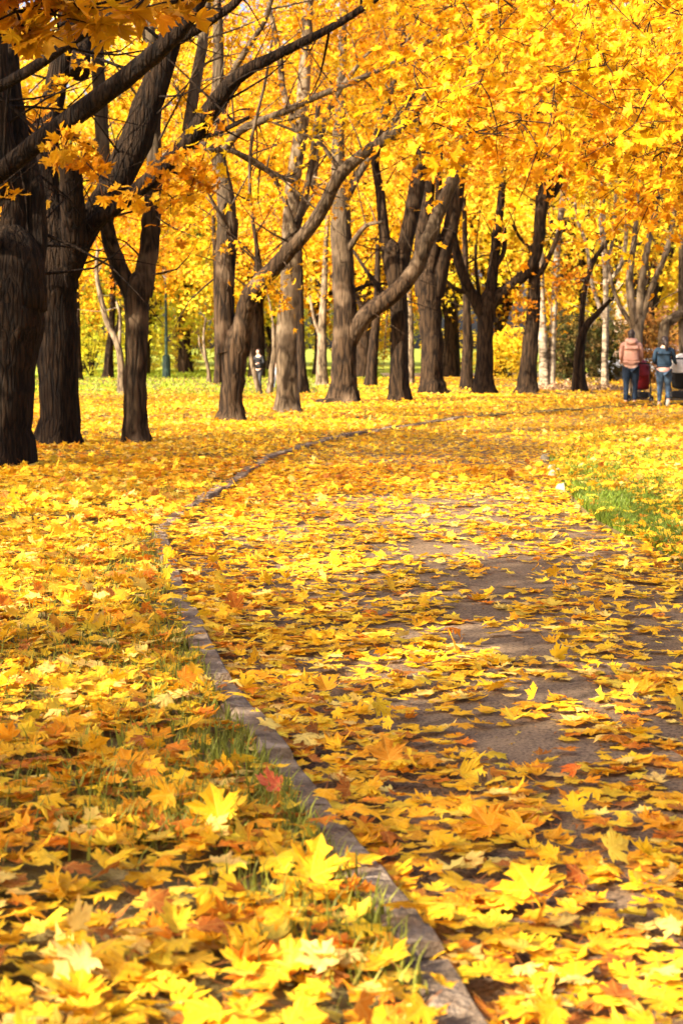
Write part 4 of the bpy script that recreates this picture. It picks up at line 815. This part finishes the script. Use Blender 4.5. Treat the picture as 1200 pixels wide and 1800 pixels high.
far = [(0, 30, 80, 'orange maple far behind the massive left trunk'), (2, 250, 92, 'yellow-green tree far behind the slim V-forked maple'), (1, 330, 98, 'yellow maple beyond the green lawn left of the two-stemmed maple'), (0, 450, 84, 'orange maple far behind the two-stemmed maple'),
       (2, 150, 100, 'yellow-green tree beyond the lawn right of the big left trunks'), (2, 320, 112, 'yellow-green leafy tree behind the lamp post'), (1, 560, 90, 'yellow maple far behind the pale sunlit trunk'), (0, 640, 82, 'orange maple far behind the bowed limb'), (1, 700, 96, 'yellow maple far behind the blotched maple'),
       (1, 790, 86, 'yellow maple filling the gap behind the swollen maple'), (0, 880, 92, 'orange maple far behind the candelabra maple'), (1, 960, 104, 'yellow maple behind the double birch trunks'), (1, 1050, 90, 'yellow maple behind the pale stems near the women'), (1, 1140, 96, 'yellow maple behind the many-stemmed pale tree'),
       (1, 1230, 84, 'yellow maple at the right edge behind the elbow-bent trunk'), (2, 480, 118, 'yellow-green tree far off between the two-stemmed maple and pale trunk'), (1, -60, 95, 'yellow maple far off at the left edge'), (2, 640, 124, 'yellow-green tree far off under the bowed limb'),
       (1, 1000, 78, 'bright yellow maple above the thin bending maple'), (1, 1130, 76, 'bright yellow maple high above the women')]
for i, (k, x, D, lab) in enumerate(far): far_copy(protos[k], pxX(x, D), D, random.uniform(1.25, 1.65), random.uniform(0, 6.2), lab)
for p in protos:
    for ch in list(p.children): bpy.data.objects.remove(ch)
    bpy.data.objects.remove(p)
# far woodland as one mass
lm = MB(); n = 42000
for k in range(2):
    x = rng.uniform(-60, 60, n); y = rng.uniform(128, 165, n); top = 26 + 8 * vnoise(x * .12, y * .1, 41); z = rng.uniform(.3, 1, n) ** .8 * top - 3.0; keep = (vnoise(x * .35, z * .4 + y * .1, 42) > .28) & (z > .2)
    pos = np.stack([x, y, z], -1)[keep]; m = len(pos); c = np.where(vnoise(pos[:, 0] * .15, pos[:, 2] * .2, 43)[:, None] > .5, GOLD[rng.integers(3, size=m)], LEMN[rng.integers(3, size=m)]); c = np.where((pos[:, 2] < 3.2)[:, None] & (rng.random((m, 1)) < .7), GREN[rng.integers(3, size=m)], c)
    leaves(lm, pos, frames(rng.normal(0, .6, (m, 3)) + np.array([-.4, -.6, .6]), rng.uniform(0, 6.28, m)), rng.uniform(.3, .5, m), c * rng.uniform(.7, 1.1, (m, 1)), 0, curl=.8)
tag(lm.build('woodland', M_leaf, attrs=True), 'far yellow wood closing the view behind the park', 'wood', kind='stuff')

# ------------------------------------------------------------------ shrubs
def shrub(label, x, y, D, w, h, base, n=1500, s=.10, name='shrub'):
    b = at(x, y, D); b[2] = 0; o = thing(name, label, 'shrub', b); lm = MB(); tm = MB()
    for k in range(9):
        a = rng.uniform(0, 6.28); e = b + np.array([math.cos(a) * w * .35, math.sin(a) * w * .3, h * rng.uniform(.6, .95)]); q = catmull([b + rng.normal(0, .05, 3) * (1, 1, 0), (b + e) / 2 + rng.normal(0, .1, 3), e], 7); tube(tm, q, np.linspace(.03, .008, 7), 5)
    for _ in range(n // 18):
        v = rng.normal(0, 1, 3); v = v / np.linalg.norm(v) * rng.random() ** .35; c = b + np.array([0, 0, h * .52]) + v * np.array([w / 2, w / 2.4, h * .5]); 
        if c[2] < .1: continue
        spray(lm, None, c, .28, 18, s, base[rng.integers(3)], 0)
    tm.build('stem', M_bark, o, smooth=True); lm.build('foliage', M_leaf, o, attrs=True)
DARK = np.array([(.10, .09, .025), (.06, .07, .02), (.16, .11, .03)]); BRWN = np.array([(.30, .14, .03), (.42, .20, .04), (.20, .11, .03)])
shrub('yellow-green shrub right of the big left trunks', 160, 668, 86, 3.6, 3.4, GREN * 1.15, 2600)
shrub('low olive shrub left of the lamp post', 255, 662, 98, 2.6, 2.6, GREN, 1800)
shrub('round yellow-green shrub behind the crooked sapling', 330, 664, 105, 3.6, 3.0, LEMN * .8, 2200)
shrub('dark olive shrub at the end of the green lawn', 425, 664, 112, 3.2, 2.8, GREN * .45, 1800)
shrub('weeping pale yellow bush between the candelabra maple and leaning trunk', 893, 672, 78, 2.1, 2.3, LEMN * .95, 2400)
shrub('yellow bush glimpsed under the bowed limb', 640, 664, 100, 3.4, 3.2, LEMN * .8, 2000)
shrub('pale yellow bush behind the swollen maple', 800, 660, 112, 5, 2.6, LEMN * .8, 2200)
shrub('dark evergreen shrub behind the thin bending maple', 1000, 684, 68, 2.2, 2.8, DARK, 2600)
shrub('tall dark evergreen shrub left of the woman in pink', 1065, 686, 70, 2.0, 2.9, DARK, 2600)
shrub('reddish-brown shrub between the two women', 1140, 686, 66, 1.9, 3.0, BRWN, 2400)
shrub('brownish shrub at the right edge behind the black stroller', 1195, 686, 72, 1.8, 2.6, BRWN, 1800)
# heap of dead brush and leaves
mb = MB(); b = at(1015, 690, 57); P = b + rng.normal(0, 1, (2600, 3)) * (1.35, .7, 0); P[:, 2] = np.abs(rng.normal(0, .16, 2600)) * np.exp(-((P[:, 0] - b[0]) / 2.2) ** 2); k = (P[:, 0] > b[0] - 1.6)
P = P[k]; m = len(P); leaves(mb, P, frames(rng.normal(0, .7, (m, 3)) + np.array([0, -.2, .6]), rng.uniform(0, 6.28, m)), rng.uniform(.05, .09, m), np.where(rng.random((m, 1)) < .55, np.array([[.20, .11, .06]]), np.array([[.62, .42, .24]])) * rng.uniform(.7, 1.2, (m, 1)), 0, curl=1.3)
tag(mb.build('leaf_heap', M_leaff, attrs=True), 'low heap of withered brown leaves left of the woman in pink', 'leaf heap', kind='stuff')

# ------------------------------------------------------------------ lamp post, building, car
b = at(293, 668, 82); b[2] = 0; o = thing('lamp_post', 'dark green lamp post on the sunny lawn right of the slim V-forked maple', 'lamp post', b); Mg = simple('dark green paint', (.02, .05, .04), .5)
mb = MB(); tube(mb, [b + (0, 0, -.05), b + (0, 0, .1), b + (0, 0, 1.05), b + (0, 0, 1.12)], [.2, .19, .17, .09], 12); mb.build('base', Mg, o, smooth=False)
mb = MB(); tube(mb, [b + (0, 0, 1.1), b + (0, 0, 2.5), b + (0, 0, 4.4)], [.075, .065, .05], 10); mb.build('pole', Mg, o, smooth=True)
mb = MB(); tube(mb, [b + (0, 0, 4.4), b + (0, 0, 4.5), b + (0, 0, 4.9)], [.06, .12, .2], 10); mb.build('lantern', simple('lantern glass', (.6, .6, .55), .3), o, smooth=True)
mb = MB(); tube(mb, [b + (0, 0, 4.9), b + (0, 0, 4.98), b + (0, 0, 5.1)], [.24, .2, .03], 10); mb.build('cap', Mg, o, smooth=True)
# brick building glimpsed at right
def brick():
    m, t, p = newmat('pink brick'); L = t.links; tc = nd(t, 'ShaderNodeTexCoord'); mp = nd(t, 'ShaderNodeMapping'); mp.inputs['Rotation'].default_value = (math.pi / 2, 0, 0); L.new(tc.outputs['Object'], mp.inputs[0]); br = nd(t, 'ShaderNodeTexBrick'); br.inputs['Scale'].default_value = 4
    br.inputs['Color1'].default_value = (.55, .25, .17, 1); br.inputs['Color2'].default_value = (.62, .32, .22, 1); br.inputs['Mortar'].default_value = (.6, .5, .42, 1); L.new(mp.outputs[0], br.inputs[0]); L.new(br.outputs[0], p.inputs['Base Color']); p.inputs['Roughness'].default_value = .9; return m
Mb = brick(); bx, by = 21.5, 108.0; o = thing('brick_building', 'pinkish brick building glimpsed through foliage at the right edge', 'building', (bx, by, 0)); Mw = simple('white frame', (.75, .74, .7), .5); Mgl = simple('dark glass', (.05, .07, .09), .1, spec=.6)
mb = MB(); box(mb, (bx + 4, by + 5, 4.4), (16, 10, 9)); mb.build('wall', Mb, o)
mb = MB(); mb.add([[bx - 4.4, by - .4, 8.9], [bx + 12.4, by - .4, 8.9], [bx + 12.4, by + 10.4, 8.9], [bx - 4.4, by + 10.4, 8.9], [bx - 1, by + 5, 11.4], [bx + 9, by + 5, 11.4]], [[0, 3, 2, 1]]); mb.f.append(np.array([[0, 1, 5, 4], [2, 3, 4, 5]])); mb.f.append(np.array([[3, 0, 4], [1, 2, 5]])); mb.build('roof', simple('roof sheet', (.18, .09, .07), .7), o)
for fl in (2.2, 5.4):
    for k in range(6):
        x = bx - 2.6 + k * 2.6; mb = MB(); box(mb, (x, by - .02, fl), (.95, .10, 1.5)); w = mb.build('window', Mw, o)
        for dx in (-.22, .22):
            mb = MB(); box(mb, (x + dx, by - .06, fl), (.38, .06, 1.34)); pn = mb.build('pane', Mgl); co = np.empty(len(pn.data.vertices) * 3, np.float32); pn.data.vertices.foreach_get('co', co); pn.data.vertices.foreach_set('co', (co.reshape(-1, 3) - np.array([bx, by, 0])).astype(np.float32).ravel()); pn.parent = w
# parked car far off between the women
cx, cy = pxX(1142, 76), 76.0; o = thing('parked_car', 'silver parked car seen far off between the two women', 'car', (cx, cy, 0)); Mc = simple('silver paint', (.55, .6, .68), .3, metal=.2, var=.05); Mt = simple('tyre', (.02, .02, .02), .8)
prof = [(-2.1, .35), (-2.15, .7), (-1.9, .88), (-1.2, .95), (-.6, 1.38), (.9, 1.42), (1.5, 1.02), (2.05, .9), (2.12, .55), (2.05, .32)]
mb = MB(); V = []; 
for yy, k in ((-.82, .94), (-.74, 1.0), (.74, 1.0), (.82, .94)): V += [(cx + a * (1 if abs(yy) < .8 else .985), cy + yy * (1 if z < 1 else .86), z * k + (0 if abs(yy) < .8 else .01)) for a, z in prof]
n = len(prof); f = [[r * n + i, r * n + (i + 1) % n, (r + 1) * n + (i + 1) % n, (r + 1) * n + i] for r in range(3) for i in range(n)]; mb.add(V, f); mb.add(np.array(V[:n]), np.array([list(range(n))])); mb.add(np.array(V[-n:]), np.array([list(range(n))[::-1]])); mb.build('body', Mc, o)
mb = MB(); mb.add([(cx - 1.0, cy - .80, .98), (cx + 1.15, cy - .80, .98), (cx + .75, cy - .735, 1.28), (cx - .5, cy - .735, 1.26)], [[0, 1, 2, 3]]); mb.build('window', Mgl, o)
for sx in (-1.35, 1.35):
    for sy in (-.8, .8):
        c = np.array([cx + sx, cy + sy, .32]); mb = MB(); tube(mb, [c + (0, -.1, 0), c + (0, .1, 0)], [.32, .32], 18); w = mb.build('wheel', Mt, o, smooth=False)
# ------------------------------------------------------------------ people
dg = None
def skin_mesh(name, verts, edges, radii, mat, parent, sub=2):
    me = bpy.data.meshes.new(name); me.from_pydata([tuple(map(float, v)) for v in verts], edges, []); ob = bpy.data.objects.new(name, me); S.collection.objects.link(ob)
    ob.modifiers.new('Skin', 'SKIN'); 
    if not me.skin_vertices: raise RuntimeError('skin layer')
    for i, r in enumerate(radii):
        rr = r if isinstance(r, tuple) else (r, r); me.skin_vertices[0].data[i].radius = rr
    me.skin_vertices[0].data[0].use_root = True
    m = ob.modifiers.new('Sub', 'SUBSURF'); m.levels = sub; m.render_levels = sub
    d = bpy.context.evaluated_depsgraph_get(); new = bpy.data.meshes.new_from_object(ob.evaluated_get(d)); new.name = name; bpy.data.objects.remove(ob); bpy.data.meshes.remove(me)
    new.materials.clear(); new.materials.append(mat); new.polygons.foreach_set('use_smooth', [True] * len(new.polygons))
    o = bpy.data.objects.new(name, new); S.collection.objects.link(o); o.parent = parent; return o
def chain(V, E, R, pts, rad, start=None):
    prev = start
    for p, r in zip(pts, rad):
        V.append(p); R.append(r); i = len(V) - 1
        if prev is not None: E.append((prev, i))
        prev = i
    return prev
Mskin = simple('skin', (.62, .36, .25), .55, var=.06); Mhair = simple('dark hair', (.025, .015, .012), .5, var=.3, scale=40)
def person(label, loc, rz, H, legL, legR, armL, armR, top, pants, shoe, hairmat, jacket_len=.47, sc_w=1.0, hood=False, pony=False, hem=None, head_dy=.02, sitting=False, head_turn=0):
    o = thing('person', label, 'person', loc, world=False); o.rotation_euler = (0, 0, rz); o.scale = (H / 1.7,) * 3
    hip, kn, an = .90, .49, .09
    V, E, R = [], [], []
    chain(V, E, R, [(0, 0, .95)], [(.12 * sc_w, .095)]); chain(V, E, R, [(0, 0, 1.12), (0, .01, 1.28), (0, .0, 1.40), (0, .0, 1.48), (0, head_dy, 1.56), (0, head_dy + .01, 1.64), (0, head_dy, 1.675)], [(.11, .08), (.13, .09), (.10, .07), (.05, .052), (.068, .08), (.074, .088), (.05, .06)], 0)
    V.append((0, head_dy + .105, 1.565)); R.append((.012, .014)); E.append((5, len(V) - 1))   # nose
    for s, leg in ((-1, legL), (1, legR)): chain(V, E, R, [(s * .09, 0, .88), leg[0], leg[1], (leg[1][0], leg[1][1] + .10, max(.03, leg[1][2] - .055))], [.085, .058, .04, .033], 0)
    for s, arm in ((-1, armL), (1, armR)):
        e = chain(V, E, R, [(s * .16, 0, 1.38), arm[0], arm[1]], [.055, .042, .028], 3)
        w = np.array(arm[1]); d = norm(w - np.array(arm[0])); d = norm(d * .6 + np.array([0, .8, -.2])); pa = w + d * .05; chain(V, E, R, [tuple(pa)], [(.034, .016)], e); pi = len(V) - 1
        for k in range(4):
            side = (k - 1.5) * .018; L = [.062, .074, .07, .056][k]; b0 = pa + d * .03 + np.array([side, 0, 0]); m_ = b0 + d * L * .5 + np.array([0, 0, -.012]); t_ = b0 + d * L * .7 + np.array([0, -.006, -.042]); chain(V, E, R, [tuple(b0), tuple(m_), tuple(t_)], [.0095, .0085, .007], pi)
        th = w + d * .02 + np.array([-s * .03, 0, -.004]); chain(V, E, R, [tuple(th), tuple(th + d * .03 + np.array([-s * .012, 0, -.02]))], [.011, .009], pi)
    skin_mesh('body', V, E, R, Mskin, o, 2)
    V, E, R = [], [], []; zb = .95 if jacket_len > .5 else 1.0
    j0 = .87 if jacket_len >= .5 else .93
    chain(V, E, R, [(0, -.0, 1.14)], [(.158 * sc_w, .128)]); chain(V, E, R, [(0, 0, 1.04), (0, 0, j0)], [(.168 * sc_w, .138), (.172 * sc_w, .135)], 0); chain(V, E, R, [(0, -.01, 1.28), (0, -.01, 1.39), (0, 0, 1.455)], [(.165 * sc_w, .125), (.135, .095), (.07, .065)], 0); top_i = len(V) - 2
    for s, arm in ((-1, armL), (1, armR)): chain(V, E, R, [(s * .175 * sc_w, -.005, 1.375), arm[0], tuple(np.array(arm[1]) * .92 + np.array(arm[0]) * .08)], [.068, .055, .042], top_i)
    jk = skin_mesh('jacket', V, E, R, top, o, 2)
    if hem is not None: mb = MB(); tube(mb, [(0, 0, j0 - .075), (0, 0, j0 - .04), (0, 0, j0 + .0)], [.155 * sc_w, .168 * sc_w, .16 * sc_w], 20); q = mb.build('hem', hem, jk, smooth=True)
    if hood:
        mb = MB(); a = np.linspace(0, 2 * math.pi, 17)[:-1]; P = [(math.cos(t) * .098, math.sin(t) * .075 - .03, 1.46 - .03 * math.sin(t) * -1) for t in a]; P.append(P[0]); tube(mb, P, [.046 + .02 * max(0, -math.sin(t)) for t in list(a) + [0]], 10, caps=False); ellip(mb, (0, -.085, 1.45), (.105, .055, .075)); mb.build('hood', top, jk, smooth=True)
    V, E, R = [], [], []; chain(V, E, R, [(0, 0, .95)], [(.155 * sc_w, .125)])
    for s, leg in ((-1, legL), (1, legR)): k_, a_ = np.array(leg[0]), np.array(leg[1]); chain(V, E, R, [(s * .088, -.01, .86), tuple((np.array((s * .09, 0, .84)) + k_) / 2), leg[0], tuple((k_ + a_) / 2), tuple(a_ + (0, 0, .02))], [(.108 * sc_w, .115), .093 * sc_w, .070, .062, .05], 0)
    skin_mesh('trousers', V, E, R, pants, o, 2)
    for leg, tip in ((legL, 0), (legR, 0)):
        a = np.array(leg[1]); up = leg[1][2] > .12; mb = MB()
        if up: tube(mb, catmull([a + (0, -.05, .01), a + (0, -.03, -.05), a + (0, .05, -.11), a + (0, .12, -.135)], 8), [.04, .044, .046, .047, .046, .044, .04, .025], 10)
        else: tube(mb, catmull([a + (0, -.07, -.03), a + (0, .0, -.035), a + (0, .10, -.05), a + (0, .17, -.06)], 8), [.035, .044, .046, .045, .044, .042, .036, .02], 10)
        mb.build('shoe', shoe, o, smooth=True)
    mb = MB(); ellip(mb, (0, head_dy - .012, 1.615), (.083, .098, .098), 16, 10, noise=.12); ellip(mb, (0, head_dy - .05, 1.56), (.072, .06, .09), 14, 8)
    if pony: tube(mb, catmull([(0.01, head_dy - .10, 1.62), (.03, -.13, 1.55), (.045, -.14, 1.44), (.05, -.13, 1.36)], 9), [.03, .04, .045, .046, .045, .04, .034, .025, .01], 10)
    if hood: ellip(mb, (0, head_dy - .06, 1.68), (.045, .045, .045), 12, 8)
    mb.build('hair', hairmat, o, smooth=True)
    return o
g1 = gnd(1107, 715); g2 = gnd(1165, 717)
Mpink = simple('quilted pink jacket', (.44, .235, .175), .7, var=.12, scale=14); Mteal = simple('teal denim jacket', (.014, .034, .062), .8, var=.35, scale=10); Mjean = simple('dark blue jeans', (.010, .022, .045), .85, var=.4, scale=14); Mjean2 = simple('faded blue jeans', (.035, .065, .11), .85, var=.5, scale=9)
Mblk = simple('black cloth', (.012, .012, .014), .8); Mshoe = simple('dark shoe', (.03, .02, .02), .5); Mwht = simple('white shoe', (.75, .7, .62), .5); Mred = simple('red cloth', (.20, .012, .018), .7, var=.3); Mmet = simple('stroller tube', (.05, .05, .055), .35, metal=.6); Mgry = simple('pale grey cloth', (.5, .48, .44), .8)
person('woman in hooded pink quilted jacket and dark jeans pushing a red stroller', (g1[0], g1[1], .02), math.radians(-4), 1.84, [(-.10, .02, .49), (-.11, -.06, .09)], [(.10, .05, .49), (.10, .06, .09)],
       [(-.215, .02, 1.12), (-.19, .26, 1.02)], [(.22, .04, 1.12), (.24, .28, 1.02)], Mpink, Mjean, Mshoe, Mhair, jacket_len=.5, sc_w=1.14, hood=True)
person('woman with dark ponytail in teal denim jacket and faded jeans', (g2[0], g2[1], .02), math.radians(-8), 1.68, [(-.09, .06, .49), (-.10, .05, .09)], [(.10, .08, .50), (.10, -.16, .17)],
       [(-.235, .03, 1.12), (-.20, .24, 1.04)], [(.245, .05, 1.12), (.30, .30, 1.04)], Mteal, Mjean2, Mwht, Mhair, jacket_len=.45, sc_w=1.12, pony=True, hem=simple('pink shirt hem', (.5, .27, .22), .8))
def stroller(label, loc, rz, canopy, body, sc=1.0):
    o = thing('stroller', label, 'stroller', loc, world=False); o.rotation_euler = (0, 0, rz); o.scale = (sc,) * 3
    mb = MB()
    for s in (-.24, .24):
        tube(mb, catmull([(s, -.42, 1.02), (s, -.30, .98), (s, .05, .55), (s, .42, .14)], 10), .013, 8); tube(mb, [(s, .12, .52), (s, -.28, .14)], .013, 8); tube(mb, [(s, .38, .16), (s, -.26, .17)], .009, 6)
    tube(mb, [(-.24, -.28, .15), (.24, -.28, .15)], .012, 8); tube(mb, [(-.24, .42, .14), (.24, .42, .14)], .012, 8); mb.build('frame', Mmet, o, smooth=True)
    mb = MB(); tube(mb, catmull([(-.24, -.42, 1.02), (-.15, -.45, 1.03), (.15, -.45, 1.03), (.24, -.42, 1.02)], 10), .019, 10); mb.build('handle', Mblk, o, smooth=True)
    mb = MB(); U = np.linspace(0, 1, 10); V = []
    for u in U:
        y = -.22 + .5 * u; z = .95 - .55 * math.sin(min(1, u * 1.25) * math.pi / 2) + (.12 * max(0, u - .8) / .2); V.append([(-.21, y, z + .14), (-.2, y - .02, z), (-.1, y - .03, z - .03), (.1, y - .03, z - .03), (.2, y - .02, z), (.21, y, z + .14)])
    mb.add(np.array(V).reshape(-1, 3), gridf(10, 6)); v2 = np.array(V) + np.array([0, .03, .025]); mb.add(v2.reshape(-1, 3), gridf(10, 6)[:, ::-1]); mb.build('seat', body, o, smooth=True)
    mb = MB(); ph = np.linspace(-.15, 1.9, 12); th = np.linspace(0, math.pi, 14)
    for rr, fl in ((1, 0), (.95, 1)): V = np.array([[(math.cos(t) * .235 * rr, -.02 - math.cos(p) * .36 * math.sin(t) * rr, .78 + math.sin(p) * .36 * math.sin(t) * rr) for t in th] for p in ph]); g = gridf(12, 14); mb.add(V.reshape(-1, 3), g if fl else g[:, ::-1])
    mb.build('canopy', canopy, o, smooth=True)
    mb = MB(); box(mb, (0, .02, .25), (.4, .46, .16), bev=.03); mb.build('basket', Mblk, o)
    for s in (-.27, .27):
        for y, r in ((-.28, .14), (.42, .11)):
            mb = MB(); a = np.linspace(0, 2 * math.pi, 21); tube(mb, [(s, y + math.cos(t) * (r - .02), r + math.sin(t) * (r - .02)) for t in a], .02, 8, caps=False); w = mb.build('wheel', Mblk, o, smooth=True)
            mb = MB(); tube(mb, [(s - .02, y, r), (s + .02, y, r)], r * .3, 10)
            for k in range(5): t = k * 1.257; tube(mb, [(s, y, r), (s, y + math.cos(t) * (r - .02), r + math.sin(t) * (r - .02))], .008, 5)
            h = mb.build('rim', simple('rim', (.3, .3, .3), .4) if 'M_rim' not in globals() else M_rim, w); 
    return o
M_rim = simple('rim', (.3, .3, .3), .4)
stroller('red buggy pushed by the woman in the pink jacket', (g1[0] + .34, g1[1] + .62, .02), math.radians(-14), Mred, Mred, 1.0)
stroller('black pram with pale grey hood beside the woman in teal', (g2[0] + .52, g2[1] + .6, .02), math.radians(-18), Mgry, Mblk, 1.12)
g3 = gnd(455, 688); g4 = gnd(485, 686)
person('distant person in black coat behind the pale V stems', (g3[0], g3[1], .0), math.radians(150), 1.38, [(-.09, .06, .49), (-.10, .0, .09)], [(.10, -.04, .50), (.10, -.1, .09)], [(-.26, .04, 1.13), (-.14, .26, 1.14)], [(.26, .04, 1.13), (.14, .26, 1.14)], Mblk, simple('dark trousers', (.03, .03, .035), .8), Mshoe, Mhair, jacket_len=.5)
person('small child in pale blue clothes beside the sunlit pale trunk', (g4[0], g4[1], .0), math.radians(200), .92, [(-.09, .06, .49), (-.10, .0, .09)], [(.10, -.04, .50), (.10, -.1, .09)], [(-.27, .04, 1.13), (-.26, .10, .93)], [(.27, .04, 1.13), (.26, .10, .93)], simple('pale blue cloth', (.5, .6, .72), .8), simple('pale trousers', (.45, .52, .65), .8), Mwht, simple('brown hair', (.12, .06, .03), .6), jacket_len=.5, sc_w=1.15)
for o in bpy.data.objects:
    if '_world' in o: del o['_world']
